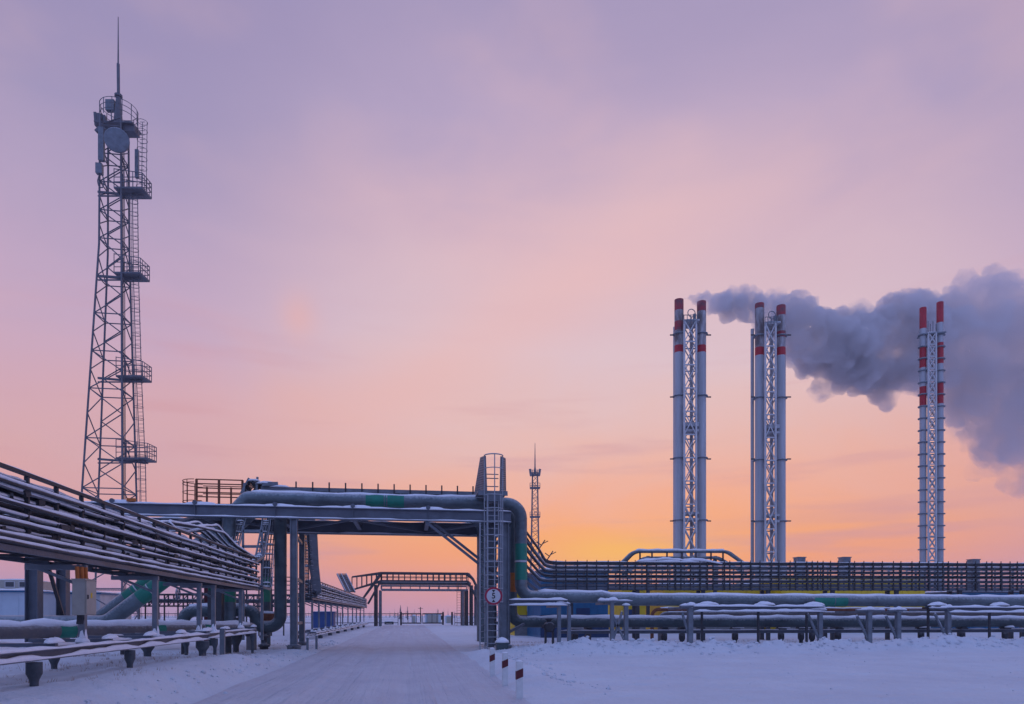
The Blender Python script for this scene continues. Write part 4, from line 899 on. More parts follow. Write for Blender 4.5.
# expansion loop rising behind that rack
yH = 58; t = thing('pipe_loop', tuple(PY(685, 563, yH)), 'raised pipe loop with rounded ends above the right cable rack', 'pipe loop')
for o, m in ((0, 'pipe'), (1.0, 'pipe_dark')):
    pts = [PY(612 + 3 * o, 572, yH + o), PY(633 + 2 * o, 551.5, yH + o), PY(726 + 2 * o, 551.5, yH + o), PY(756, 572, yH + o)]
    part('upper_pipe', m, t, lambda q: q.tube(fillet(pts, 1.3), .14, 12))
    pts2 = [p + V((0.9 if i < 2 else -.9, 0, -.55 if 0 < i < 3 else -.2)) for i, p in enumerate(pts)]
    part('lower_pipe', m, t, lambda q: q.tube(fillet(pts2, 1.1), .13, 12))
    if o == 0: snowpart(t, lambda q: q.cap(fillet(pts, 1.3)[6:-6], 0, .09, 0, 1, .4, 0, .14, 60))
parts('hanger', 'dark', t, lambda q: [q.bar(PY(px, 561, yH - .2), PY(px, 552, yH - .2), .12, .1) for px in (640, 652, 667, 682, 696, 711, 723)] + [q.bar(PY(px, 561 + 54, yH + .4), PY(px, 556, yH + .4), .25, .25) for px in (648, 715)])

# ------------------------------------------------------------------ buildings
def shed(name, label, cat, pa, pb, y, dep, ptop, wall, trim='white', group=None, ribs=.6, base=None, snow=.15, windows=(), doors=(), vents=(), gap0=0):
    x0, x1 = X(pa, y), X(pb, y); z1 = PY((pa + pb) / 2, ptop, y).z
    t = thing(name, ((x0 + x1) / 2, y + dep / 2, 0), label, cat, group)
    part('wall', wall, t, lambda q: (q.box(x0, x1, y, y + dep, -.1, z1), [q.box(x0 + ribs * (i + .5) - .04, x0 + ribs * (i + .5) + .04, y - .03, y + .0, .2, z1 - .12) for i in range(int((x1 - x0) / ribs))], [q.box(x0 - .03, x0, y + ribs * (i + .5) - .04, y + ribs * (i + .5) + .04, .2, z1 - .12) for i in range(int(dep / ribs))]))
    part('roof', trim, t, lambda q: q.box(x0 - .15, x1 + .15, y - .15, y + dep + .15, z1 + .003, z1 + .14))
    if base or wall == 'yellow': part('plinth', base or 'conc', t, lambda q: q.box(x0 - .04, x1 + .04, y - .10, y - .08, 0, 1.7))
    if snow: snowpart(t, lambda q: [q.cap([(x0 - .1, y + .2 + i * 1.0, 0), (x1 + .1, y + .2 + i * 1.0, 0)], 1.4, snow, z1 + .14, i, .6) for i in range(int(dep))])
    for wpx, w, h, zb_ in windows:
        x = X(wpx, y); f = part('window', trim, t, lambda q: q.box(x - w / 2, x + w / 2, y - .06, y - .032, zb_, zb_ + h))
        f2 = MB(); f2.box(x - w / 2 + .07, x + w / 2 - .07, y - .075, y - .0605, zb_ + .07, zb_ + h - .07); f2.build('pane', 'glass', f)
    for wpx in doors:
        x = X(wpx, y); f = part('door', 'navy' if wall != 'navy' else 'blue', t, lambda q: q.box(x - .5, x + .5, y - .06, y - .032, .1, 2.2))
        h_ = MB(); h_.box(x + .3, x + .42, y - .1, y - .0605, 1.1, 1.16); h_.build('handle', 'dark', f)
    for px, w, py in vents:
        x = X(px, y + 1); zz = PY(px, py, y + 1).z
        part('vent', 'galv', t, lambda q: (q.box(x - w / 2, x + w / 2, y + .6, y + 1.4, z1 + .14, zz), q.box(x - w / 2 - .06, x + w / 2 + .06, y + .54, y + 1.46, zz, zz + .08)))
    return t
shed('equipment_module', 'blue ribbed equipment module behind the pipes right of the ladder tower', 'industrial building', 541, 608, 50, 6, 572, 'blue', 'beam', None, .5, 'navy', windows=(), doors=(583,))
shed('industrial_building', 'small yellow building peeking behind the teal-banded vertical pipe', 'industrial building', 515, 540, 56, 5, 578, 'yellow', 'white', 'yellow process buildings', windows=((533, 1.0, .8, 2.0),))
shed('industrial_building', 'narrow yellow building right of the blue module', 'industrial building', 622, 645, 60, 6, 587, 'yellow', 'white', 'yellow process buildings', doors=(634,))
shed('industrial_building', 'yellow building under the raised pipe loop', 'industrial building', 664, 762, 62, 8, 586, 'yellow', 'white', 'yellow process buildings', windows=[(p, 1.2, .9, 2.6) for p in (684, 700, 720, 741)], doors=(672, 751))
shed('industrial_building', 'longest yellow building, behind the right cable rack with grey roof vents', 'industrial building', 781, 925, 60, 9, 578.5, 'yellow', 'white', 'yellow process buildings', snow=.04, windows=[(p, 1.2, .9, 2.6) for p in (800, 822, 860, 885, 905)], doors=(842,), vents=((799.5, .75, 558), (844.5, .75, 558)))
shed('equipment_module', 'blue building at the far right edge with one pale roof vent', 'industrial building', 962, 1120, 64, 8, 593, 'blue', 'beam', None, .6, vents=((973.5, .8, 560),), windows=((1000, 1.2, .9, 2.2),))
# pale buildings on the far left
shed('industrial_building', 'pale blue-white building with blue roof edge and dark upper windows, far left', 'industrial building', -110, 29, 60, 8, 592, 'bldw', 'blue', None, 1.2, windows=())
t = thing('roof_cabin', tuple(PY(10, 592, 62)), 'grey roof cabin with two dark windows on the far left building', 'roof cabin')
xa, xe = X(-30, 62), X(29, 62); za0, za1 = PY(10, 591, 62).z + .16, PY(10, 580, 62).z
part('wall', 'cream', t, lambda q: q.box(xa, xe, 62, 66, za0, za1)); snowpart(t, lambda q: q.cap([(xa, 64, 0), (xe, 64, 0)], 3.8, .12, za1, 1, .8))
for a, b in ((-18, -6), (5, 15), (19, 27)):
    f = part('window', 'white', t, lambda q: q.box(X(a, 62), X(b, 62), 61.96, 61.997, za0 + .12, za1 - .1)); f2 = MB(); f2.box(X(a, 62) + .06, X(b, 62) - .06, 61.94, 61.958, za0 + .18, za1 - .16); f2.build('pane', 'glass', f)
shed('industrial_building', 'low white building with blue roof edge between the two thick columns', 'industrial building', 36, 100, 66, 7, 594, 'white', 'blue', None, .8)
shed('shipping_container', 'small bright blue container beyond the bridge left of the road', 'container', 313, 333.5, 92, 2.5, 612.6, 'cont', 'cont', None, .4, snow=.05)


# far pipe trestles crossing on the left
t = thing('pipe_trestle', (-30, 74, 0), 'distant dark pipe trestle with rails and posts, left behind the sloping pipes', 'pipe trestle')
yQ = 72; xa, xe = X(60, yQ), X(300, yQ)
parts('rail', 'dark', t, lambda q: [q.bar((xa, yQ + o, PY(180, py, yQ).z), (xe, yQ + o, PY(180, py, yQ).z), .12, .14) for py in (594.5, 602, 606) for o in (0, 1.6)])
parts('pipe', 'pipe_dark', t, lambda q: [q.tube([(xa, yQ + .4 + .5 * i, PY(180, 600, yQ).z), (xe, yQ + .4 + .5 * i, PY(180, 600, yQ).z)], .13, 8) for i in range(3)])
i = 0
for j in range(26):
    x = xa + (xe - xa) * j / 25
    part('post', 'dark', t, lambda q: (q.bar((x, yQ, 0 if j % 2 == 0 else PY(180, 606, yQ).z), (x, yQ, PY(180, 594, yQ).z), .12, .12), q.bar((x, yQ + 1.6, 0 if j % 2 == 0 else 2.6), (x, yQ + 1.6, PY(180, 594, yQ).z), .12, .12)))
part('bracing', 'dark', t, lambda q: [q.bar((xa + (xe - xa) * j / 25, yQ, PY(180, 606, yQ).z), (xa + (xe - xa) * (j + 1) / 25, yQ, PY(180, 595, yQ).z), .07, .07) for j in range(25)])
t = thing('pipe_trestle', (-15, 60, 0), 'taller open trestle of thin rails behind the vertical pipes', 'pipe trestle')
yQ = 56; xa, xe = X(234, yQ), X(296, yQ)
parts('rail', 'dark', t, lambda q: [q.bar((xa, yQ, PY(265, py, yQ).z), (xe, yQ, PY(265, py, yQ).z), .06, .07) for py in (577, 581, 585, 590, 596, 601, 606)])
for j in range(6): 
    x = xa + (xe - xa) * j / 5; parts('post', 'dark', t, lambda q: q.bar((x, yQ, 0), (x, yQ, PY(265, 576.5, yQ).z), .1, .1))

# ------------------------------------------------------------------ far gantry, gate, fence
yG = 108.0
t = thing('pipe_gantry', (X(425, yG), yG, 0), 'distant dark pipe bridge spanning the road beyond the first one', 'gantry')
gx0, gx1 = X(381, yG), X(468, yG)
zt, zm, zb1, zb2 = [PY(425, p, yG).z for p in (573, 581, 585, 590.5)]
def truss(q, a, b, z0a, z1a, z0b, z1b, n, y):
    for (u0, u1) in ((z0a, z0b), (z1a, z1b)): q.bar((a, y, u0), (b, y, u1), .22, .24)
    for i in range(n + 1):
        f = i / n; x = a + (b - a) * f; lo = z0a + (z0b - z0a) * f; hi = z1a + (z1b - z1a) * f
        q.bar((x, y, lo), (x, y, hi), .14, .12)
part('top_truss', 'dark', t, lambda q: [truss(q, gx0, gx1, zm, zt, zm, zt, 15, y) for y in (yG, yG + 3)])
parts('mid_rail', 'dark', t, lambda q: [q.bar((gx0, y, (zm + zt) / 2), (gx1, y, (zm + zt) / 2), .1, .1) for y in (yG, yG + 3)])
parts('girder', 'galv', t, lambda q: [q.bar((gx0, y, z), (gx1, y, z), .3, h) for y in (yG, yG + 3) for z, h in ((zb2 + .12, .24), (zb1 - .1, .14))])
part('girder_web', 'beam', t, lambda q: [q.bar((gx0 + (gx1 - gx0) * i / 9, y, zb2 + .2), (gx0 + (gx1 - gx0) * i / 9, y, zb1), .12, .1) for y in (yG, yG + 3) for i in range(10)])
parts('pipe', 'pipe_dark', t, lambda q: [q.tube([(gx0 - .5, yG + .6 + .9 * i, zb1 + .3), (gx1 + .5, yG + .6 + .9 * i, zb1 + .3)], .2, 10) for i in range(3)])
xl0 = X(345, yG - 8)
parts('left_ramp', 'dark', t, lambda q: [truss(q, X(352, y), gx0, PY(352, 590, y).z, PY(352, 577, y).z, zm, zt, 6, y) for y in (yG, yG + 3)] + [q.bar(PY(362, 600, y), (gx0, y, zt), .3, .3) for y in (yG, yG + 3)] + [q.bar(PY(368, 604, y), (gx0, y, zm), .3, .3) for y in (yG,)])
parts('right_ramp', 'dark', t, lambda q: [q.tube(fillet([(gx1, y, zt), PY(473, 579, y), PY(480, 594, y), PY(484, 597, y - 14)], 1.5), .2, 8) for y in (yG, yG + 1.5, yG + 3)] + [q.tube(fillet([(gx1, y, zm), PY(470, 586, y), PY(478, 600, y), PY(482, 601, y - 14)], 1.5), .2, 8) for y in (yG, yG + 1.5, yG + 3)])
for px, w, m in ((375.5, .42, 'dark'), (380, .32, 'galv'), (463, .3, 'galv'), (467, .38, 'dark'), (472, .3, 'dark'), (477, .35, 'galv')):
    x = X(px, yG); 
    for y in (yG, yG + 3): parts('column', m, t, lambda q: q.ibeam((x, y, 0), (x, y, zb2 if 378 < px < 468 else zb1), w, w, .06, (1, 0, 0)))
part('ladder', 'rust', t, lambda q: ladder(q, X(457, yG - .5), X(461, yG - .5), yG - .5, 0, zm, 0, .05, .4))
t = thing('cable_ladder', tuple(PY(345, 590, 90)), 'broad snowy cable ladder slanting up to the distant bridge', 'cable ladder')
part('side_rail', 'galv', t, lambda q: [q.bar(PY(a, 592, 84 + k), PY(a - 9, 574, 88 + k), .1, .2) for k, a in enumerate((346, 350, 355))])
parts('rung', 'galv', t, lambda q: [q.bar(PY(346 - 9 * f, 591 - 17 * f, 84 + 4 * f), PY(355 - 9 * f, 591 - 17 * f, 87 + 4 * f), .12, .12) for f in [i / 9 for i in range(10)]])
part('cable', 'black', t, lambda q: [q.bar(PY(a, 592, 84.5 + k * .4), PY(a - 9, 575, 88.5 + k * .4), .14, .08) for k, a in enumerate((347, 348.3, 349.6, 351, 352.4, 353.8))])
yE = 118
t = thing('gate', (X(425, yE), yE, 0), 'low dark swing gate across the road under the distant bridge', 'gate')
g0, g1 = X(401, yE), X(443, yE)
part('leaf', 'black_paint', t, lambda q: [q.bar((X(a, yE), yE, z), (X(b, yE), yE, z), .12, .2) for a, b in ((401, 421.4), (422.4, 442.5)) for z in (.35, 1.9)] + [q.bar((X(p, yE), yE, .35), (X(p, yE), yE, 1.9), .09, .09) for p in (403, 408, 412, 416.5, 421.2, 422.6, 427, 432, 437)])
parts('gate_post', 'black_paint', t, lambda q: q.bar((g0, yE, 0), (g0, yE, 2.2), .3, .3)); parts('gate_post', 'black_paint', t, lambda q: (q.bar((g1, yE, 0), (g1, yE, 2.2), .3, .3), q.box(g1 - .35, g1 + .1, yE - .2, yE + .1, .9, 1.6)))
t = thing('fence_post', (X(452, yE), yE, 0), 'single stout dark post right of the gate', 'post'); part('shaft', 'black_paint', t, lambda q: (q.bar((X(452, yE), yE, 0), (X(452, yE), yE, 2.15), .28, .28), q.box(X(452, yE) - .18, X(452, yE) + .18, yE - .18, yE + .18, 2.15, 2.2)))
for a, b, lb in ((-60, 398, 'thin mesh fence stretching left from the gate'), (455, 560, 'thin mesh fence stretching right from the gate')):
    t = thing('fence', (X((a + b) / 2, yE), yE + .5, 0), lb, 'fence'); xa, xe = X(a, yE), X(b, yE)
    parts('rail', 'dark', t, lambda q: [q.bar((xa, yE + .5, z), (xe, yE + .5, z), .08, .12) for z in (.4, 1.9)])
    parts('mesh_wire', 'galv', t, lambda q: [q.bar((xa, yE + .5, .4 + .3 * i), (xe, yE + .5, .4 + .3 * i), .015, .02) for i in range(1, 5)])
    parts('fence_post', 'dark', t, lambda q: [q.bar((xa + (xe - xa) * i / max(2, int((xe - xa) / 3)), yE + .5, 0), (xa + (xe - xa) * i / max(2, int((xe - xa) / 3)), yE + .5, 2.1), .1, .1) for i in range(max(2, int((xe - xa) / 3)) + 1)])
# small equipment beyond the gate
for px, y, w, h, m, lb in ((433, 150, 3.4, 1.9, 'bldw', 'pale blue kiosk beyond the gate, middle'), (414, 146, .8, 1.6, 'bldw', 'small pale kiosk beyond the gate, left'), (449, 140, 1.4, 1.5, 'bldw', 'pale blue tank box right behind the gate'), (389, 128, 1.6, .5, 'dark', 'low dark box left of the gate')):
    x = X(px, y); t = thing('equipment_kiosk', (x, y, 0), lb, 'kiosk'); part('case', m, t, lambda q: q.box(x - w / 2, x + w / 2, y, y + 1.2, 0, h))
    part('door', 'cream', t, lambda q: q.box(x - w / 3, x + w / 3, y - .03, y - .003, .1, h - .15)); snowpart(t, lambda q: q.cap([(x - w / 2, y + .6, 0), (x + w / 2, y + .6, 0)], 1.2, .15, h, px, .3))
t = thing('utility_pole', (X(420.5, 170), 170, 0), 'thin dark pole with crossarm standing beyond the gate', 'pole')
part('shaft', 'dark', t, lambda q: q.tube([(X(420.5, 170), 170, 0), (X(420.5, 170), 170, 3.6)], .11, 8)); part('crossarm', 'dark', t, lambda q: q.bar((X(420.5, 170) - .6, 170, 3.3), (X(420.5, 170) + .6, 170, 3.3), .1, .1))

# ------------------------------------------------------------------ lattice towers
def lattice(q, c, prof, phi, n=4, r=.06, rb=.035, step=2.0, lean=0.0):
    """prof: list of (z, R); braces only (legs are their own parts)"""
    def Rz(z):
        for (z0, r0), (z1, r1) in zip(prof[:-1], prof[1:]):
            if z <= z1: return r0 + (r1 - r0) * (z - z0) / (z1 - z0)
        return prof[-1][1]
    def pt(k, z):
        a = phi + 2 * math.pi * k / n; dx = (lean * max(0.0, 1 - z / 33.0)) if lean else 0.0
        return V((c[0] + dx * CT + Rz(z) * math.cos(a), c[1] - dx * ST + Rz(z) * math.sin(a), z))
    z = prof[0][0]; j = 0
    while z < prof[-1][0] - .3:
        z2 = min(prof[-1][0], z + step(z) if callable(step) else z + step)
        for k in range(n):
            if j % 2 == 0: q.tube([pt(k, z), pt(k + 1, z2)], rb, 5, False)
            else: q.tube([pt(k + 1, z), pt(k, z2)], rb, 5, False)
            if j % 2 == 1: q.tube([pt(k, z2), pt(k + 1, z2)], rb, 5, False)
        z = z2; j += 1
    return pt
dT = 60.0; tc_ = P(110.5, 615, dT); sT = dT / F
phiT = R(45.3)
zTp = 1.7 + (615 - 123) * sT
prof = [(-.3, 2.62), (1.7 + 125 * sT, 2.2), (1.7 + 365 * sT, 1.24), (zTp, 1.16)]
# the tower leans its centreline with its perspective: centre x differs slightly with height in the picture, keep it upright
tc_ = P(114.5, 615, dT)
t = TT = thing('communication_tower', (tc_.x, tc_.y, 0), 'tall lattice communication tower with dish, balconies and long mast on the left', 'tower')
dummy = MB(); pt = lattice(dummy, tc_, prof, phiT, lean=-.6)
for k in range(4): part('leg', 'tower', t, lambda q: q.tube([pt(k, z) for z in [p[0] for p in prof]], .085, 8))
part('bracing', 'tower', t, lambda q: lattice(q, tc_, prof, phiT, rb=.05, step=lambda z: 2.1 if z < 20 else 1.6 if z < 33 else 1.2, lean=-.6))
def at(px, py, d=dT): return P(px, py, d)
for px in (128,): pass
rt = V((CT, -ST, 0)); fw = V((ST, CT, 0))
LAD = [(145, 600), (143, 470), (139, 379), (136, 277), (135, 193)]
def lad_px(py): 
    for (a, y0), (b, y1) in zip(LAD[:-1], LAD[1:]):
        if py >= y1: return a + (b - a) * (y0 - py) / (y0 - y1)
    return 142
LP_ = [at(lad_px(600 - 4 * i), 600 - 4 * i) for i in range(102)]
parts('ladder_rail', 'tower', t, lambda q: [q.tube([p + rt * o for p in LP_], .035, 5) for o in (-.22, .22)])
part('ladder_rungs', 'tower', t, lambda q: [q.bar(p - rt * .22, p + rt * .22, .03, .03) for p in LP_])
def tcage(q):
    for i, p in enumerate(LP_):
        if i % 3 == 0: q.ring(p - fw * .3, .38, .022, 'z', 12, 4)
    for o in (-.38, 0, .38): q.tube([p + rt * o - fw * (.66 if o == 0 else .3) for p in LP_], .02, 4)
part('ladder_cage', 'tower', t, tcage)
def tcage2(q):
    a, b = at(141.5, 196), at(142.5, 122)
    for i in range(9): q.ring(a.lerp(b, i / 8), .40, .025, 'z', 12, 4)
    for o in (-.4, 0, .4): q.bar(a + rt * o, b + rt * o, .04, .04)
    for i in range(18): q.bar(a.lerp(b, i / 17) - rt * .2, a.lerp(b, i / 17) + rt * .2, .03, .03)
part('ladder_cage', 'tower', t, tcage2)
for n_, (py, pl, pr) in enumerate(((193, 119, 147), (277, 119, 145), (379, 121, 147), (460, 121, 152))):
    z = 1.7 + (615 - py) * sT; a = at(pl, py); b = at(pr, py); hh = 1.25
    pf = part('balcony', 'tower', t, lambda q: (q.bar(a, b, 1.6, .14), q.bar(at(98, py - 1), at(pr - 4, py + 3), .16, .16), q.bar(at(98, py + 3), at(132, py + 3), .1, .1)))
    def rl(q):
        for o in (-.75, .75):
            for h in (.5, .9, 1.25): q.bar(a + fw * o + V((0, 0, h + (.35 if h == 1.25 else 0))), b + fw * o + V((0, 0, h)), .05, .05)
            for f in (0, .33, .66, 1): q.bar(a.lerp(b, f) + fw * o, a.lerp(b, f) + fw * o + V((0, 0, hh + .4 * (1 - f))), .05, .05)
        for h in (.5, .9, 1.25): q.bar(b + fw * .75 + V((0, 0, h)), b - fw * .75 + V((0, 0, h)), .05, .05)
        for o in (-.4, 0, .4): q.bar(b + fw * o, b + fw * o + V((0, 0, hh)), .04, .04)
        q.bar(at(pl + 4, py), at(pl + 4, py - 19), .1, .1); q.bar(at(pl + 8, py), at(pl + 8, py - 14), .06, .06)
    rl_b = MB(); rl(rl_b); rl_b.build('railing', 'tower', pf)
zt0 = 1.7 + (615 - 124) * sT
pf = part('top_platform', 'tower', t, lambda q: (q.bar(at(99, 127), at(137, 128), 1.5, .12), q.bar(at(96, 132), at(104, 124), .25, .25), q.bar(at(126, 131), at(137, 131), .9, .6)))
b = MB(); cR = at(119, 124)
for h in (.4, .85, 1.3): b.ring((cR.x, cR.y, cR.z + h), 1.45, .03, 'z', 24, 4)
for k in range(12): b.bar((cR.x + 1.45 * math.cos(k * .5236), cR.y + 1.45 * math.sin(k * .5236), cR.z), (cR.x + 1.45 * math.cos(k * .5236), cR.y + 1.45 * math.sin(k * .5236), cR.z + 1.3), .05, .05)
b.build('railing', 'tower', pf)
parts('antenna_panel', 'tower', t, lambda q: [q.bar(at(96.5 + 3 * k, 126), at(95.5 + 3 * k, 113 + k), .22, .3) for k in range(4)])
parts('antenna_panel', 'galv', t, lambda q: q.bar(at(101.5, 161, dT - 1.5), at(101.5, 128, dT - 1.5), .42, .35))
part('antenna_box', 'galv', t, lambda q: q.bar(at(99.5, 174, dT - 1.3), at(99.5, 164, dT - 1.3), .5, .4))
parts('antenna_panel', 'galv', t, lambda q: q.bar(at(137, 178, dT - .5), at(137, 150, dT - .5), .28, .25))
part('feeder_loop', 'tower', t, lambda q: q.tube(fillet([at(99.5, 174, dT - 1.3), at(97.5, 181, dT - 1.3), at(99, 187, dT - 1.3), at(103, 188, dT - 1.2), at(104, 178, dT - 1.2)], .5), .05, 6))
parts('feeder_cable', 'black', t, lambda q: [q.tube([at(124 + k, 600), at(122.5 + k, 200), at(122 + k, 130)], .025, 5) for k in range(3)])
dish_c = at(117, 140.5, dT - 1.9); dd = (-fw + rt * .35 + V((0, 0, -.12))).normalized()
pf = part('dish_antenna', 'galv', t, lambda q: q.lathe(dish_c - dd * .3, [(.25, -.25), (.6, -.1), (.90, .12), (.96, .3), (.96, .42), (.90, .44), (.5, .47), (.01, .48)], 32, d=dd))
b = MB(); b.bar(dish_c - dd * .5, at(119, 141, dT), .2, .2); b.build('mount', 'tower', pf)
part('floodlight', 'galv', t, lambda q: (q.bar(at(106.5, 106), at(115, 106), .4, .9), q.bar(at(111, 110), at(112, 124), .08, .08)))
part('mast', 'tower', t, lambda q: (q.tube([at(118, 128), at(118.5, 97)], [.42, .2], 8), q.tube([at(118.5, 97), at(118.5, 95)], .32, 10), q.tube([at(118.5, 95), at(118.2, 64)], .13, 8), q.tube([at(118.2, 64), at(118.2, 17)], [.07, .03], 6)))

dM = 200.0; mc = P(535, 615, dM); sM = dM / F
t = thing('communication_tower', (mc.x, mc.y, 0), 'small distant lattice tower with needle mast behind the pipe bend', 'tower')
mprof = [(0, 2.4), (22, 1.45), (1.7 + 143 * sM, 1.0)]
dummy = MB(); pt2 = lattice(dummy, mc, mprof, .5)
for k in range(4): part('leg', 'tower', t, lambda q: q.tube([pt2(k, z) for z, _ in mprof], .12, 6))
part('bracing', 'tower', t, lambda q: lattice(q, mc, mprof, .5, rb=.07, step=1.6))
part('mast', 'tower', t, lambda q: q.tube([P(535, 474, dM), P(535, 467, dM), P(535, 443, dM)], [.5, .2, .06], 6))
for py, hw in ((475, 5), (488, 5), (517, 5)):
    pf = part('balcony', 'tower', t, lambda q: (q.bar(P(535 - hw, py, dM), P(535 + hw, py, dM), 2.6, .25),))
    b = MB(); [b.bar(P(535 - hw, py - 5 * f, dM + o), P(535 + hw, py - 5 * f, dM + o), .12, .12) for f in (.5, 1) for o in (-1.3, 1.3)]; [b.bar(P(535 + hw * f, py, dM - 1.3), P(535 + hw * f, py - 5, dM - 1.3), .14, .14) for f in (-1, -.5, 0, .5, 1)]; b.build('railing', 'tower', pf)
parts('antenna_panel', 'tower', t, lambda q: [q.bar(P(p, 476, dM - 1.4), P(p - (1 if p < 535 else -1), 469, dM - 1.4), .6, .5) for p in (531, 539)])

# ------------------------------------------------------------------ chimneys
def chimney_group(label, d, stacks, bands, levels, ptop_frame, extra=None, r=None, plat=True, brk_px=None, lattice_px=None):
    s = d / F; cxp = sum(p for p, _ in stacks) / len(stacks); base = P(cxp, 615, d)
    t = thing('chimney_tower', (base.x, base.y, 0), label, 'chimney')
    for (px, top), bd in zip(stacks, bands):
        c = P(px, 615, d); z1 = 1.7 + (615 - top) * s
        prof_ = [(r, 0)]; mis = []; cur = 0.0
        segs = []
        for (a, b_, mi) in sorted([(1.7 + (615 - lo) * s, 1.7 + (615 - hi) * s, mi) for hi, lo, mi in bd]):
            if a > cur + .02: segs.append((cur, a, 0 if a < 1.7 + (615 - 352) * s else 1))
            segs.append((a, b_, mi)); cur = b_
        if cur < z1 - .02: segs.append((cur, z1, 1))
        for a, b_, mi in segs: prof_.append((r, b_)); mis.append(mi)
        prof_ += [(r * .86, z1), (r * .86, z1 - 1.0)]; mis += [4, 4]
        part('stack', ['stackw', 'soot' if plat else 'stackw', 'red', 'sootred', 'black_paint'], t, lambda q: q.lathe((c.x, c.y, 0), prof_, 24, mis))
        parts('collar', 'galv', t, lambda q: [q.lathe((c.x, c.y, 1.7 + (615 - py) * s), [(r + .02, 0), (r + .22, .02), (r + .22, .16), (r + .02, .18)], 20) for py in levels])
    return t, s
# frame shared
def frame(t, d, pl, pr, ptop, m, deep, step, verts=4, red=()):
    s = d / F; zt_ = 1.7 + (615 - ptop) * s
    for px in (pl, pr):
        for o in (-deep, deep): part('frame_leg', m, t, lambda q: q.bar(P(px, 615, d + o) * V((1, 1, 0)) if False else V((P(px, 615, d + o).x, P(px, 615, d + o).y, 0)), V((P(px, 615, d + o).x, P(px, 615, d + o).y, zt_)), .2, .2))
    def br(q):
        z = 1.0; j = 0
        cs = [P(pl, 615, d - deep), P(pr, 615, d - deep), P(pr, 615, d + deep), P(pl, 615, d + deep)]
        while z < zt_ - .5:
            z2 = min(zt_, z + step)
            for k in range(4):
                a, b_ = cs[k], cs[(k + 1) % 4]
                A_, B_ = V((a.x, a.y, z)), V((b_.x, b_.y, z2)); C_, D_ = V((b_.x, b_.y, z)), V((a.x, a.y, z2))
                q.bar(A_, B_, .12, .12); q.bar(C_, D_, .12, .12); q.bar(D_, V((b_.x, b_.y, z2)), .15, .15)
            z = z2; j += 1
    part('frame_bracing', m, t, br)
b1 = [[(300, 311, 3), (322, 331, 3), (346, 353, 2)], [(302, 312, 3), (346, 353, 2)]]
t, s_ = chimney_group('leftmost pair of tall white chimneys with red bands joined by a lattice frame', 90, [(679, 300), (701.5, 302)], b1, (335, 397, 459, 521), 324, r=.58)
frame(t, 90, 684.3, 696.2, 324, 'white', 1.2, 2.95)
G1 = t
b2 = [[(304, 309, 3), (348, 356, 2)], [(306, 316, 3), (332, 338, 3), (348, 356, 2)]]
t2, _ = chimney_group('middle pair of tall white chimneys with red bands and a slim side pipe', 91.5, [(759.5, 304), (781, 306)], b2, (337, 399, 461, 522), 324, r=.58)
frame(t2, 91.5, 765.3, 775.6, 326, 'white', 1.2, 2.95)
def extras(t, d, pa, pb, ptop, slim):
    s = d / F
    for px in slim:
        c = P(px, 615, d + 1.0); part('slim_pipe', 'stackw', t, lambda q: q.tube([(c.x, c.y, 0), (c.x, c.y, 1.7 + (615 - ptop - 2) * s)], .22, 10))
    pf = part('platform', 'stackw', t, lambda q: (q.bar(P(pa, ptop + 2, d), P(pb, ptop + 2, d), 2.6, .2), q.bar(P(pa, ptop + 104, d), P(pb, ptop + 104, d), 1.9, .5), q.bar(P(pa, ptop + 110, d), P(pb, ptop + 110, d), 1.9, .25), q.bar(P(pa, ptop + 192, d), P(pb, ptop + 192, d), 1.9, .3), q.bar(P(pa, ptop + 198, d), P(pb, ptop + 198, d), 1.9, .3)))
    b = MB()
    for f in (4, 9):
        for p_ in (pa, pb): b.bar(P(p_, ptop + 2 - f, d - 1.3), P(p_, ptop + 2 - f, d + 1.3), .07, .07)
    b.bar(P((pa + pb) / 2 + 1, ptop - 2, d - 1.3), P((pa + pb) / 2 + 1, ptop - 2, d + 1.3), .07, .07); b.bar(P((pa + pb) / 2 + 4, ptop - 2, d - 1.3), P((pa + pb) / 2 + 4, ptop - 2, d + 1.3), .07, .07)
    for o in (-1.3, 1.3):
        for f in (4, 9): b.bar(P(pa, ptop + 2 - f, d + o), P(pb, ptop + 2 - f, d + o), .07, .07)
        for i in range(5): b.bar(P(pa + (pb - pa) * i / 4, ptop + 2, d + o), P(pa + (pb - pa) * i / 4, ptop - 7, d + o), .07, .07)
    b.ring(P((pa + pb) / 2 + 1, ptop - 9, d), .5, .06, 'y', 14, 5); b.bar(P((pa + pb) / 2 + 1, ptop + 2, d), P((pa + pb) / 2 + 1, ptop - 5, d), .08, .08); b.bar(P((pa + pb) / 2 + 4, ptop, d), P((pa + pb) / 2 + 4, ptop - 8, d), .3, .3)
    b.build('railing', 'galv', pf)
    part('service_ladder', 'stackw', t, lambda q: ladder(q, P((pa + pb) / 2 - .5, 615, d).x, P((pa + pb) / 2 + 2.2, 615, d).x, P((pa + pb) / 2, 615, d).y, 1, 1.7 + (615 - ptop) * s, 0, .05, .6))
    parts('guy_bracket', 'dark', t, lambda q: [q.bar(P(p, py, d - .75), P(p2, py, d - .75), .1, .15) for py in (335, 397, 459, 521) for p, p2 in ((pa - 14, pa - 10), (pb + 10, pb + 14))])
extras(G1, 90, 684, 697, 322, (674.8, 691.5)); extras(t2, 91.5, 765, 777, 324, (752.3, 771.5))
b3 = [[(308, 329, 2), (348, 368, 2), (387, 407, 2)], [(302.5, 323, 2), (343, 364, 2), (383.5, 404, 2)]]
t, s_ = chimney_group('rightmost pair of slimmer chimneys with three broad red bands each', 100, [(923, 308), (940, 302.5)], b3, [336 + 11.9 * i for i in range(19)], 330, r=.45, plat=False)
frame(t, 100, 928.3, 936, 334, 'white', .7, 1.7)
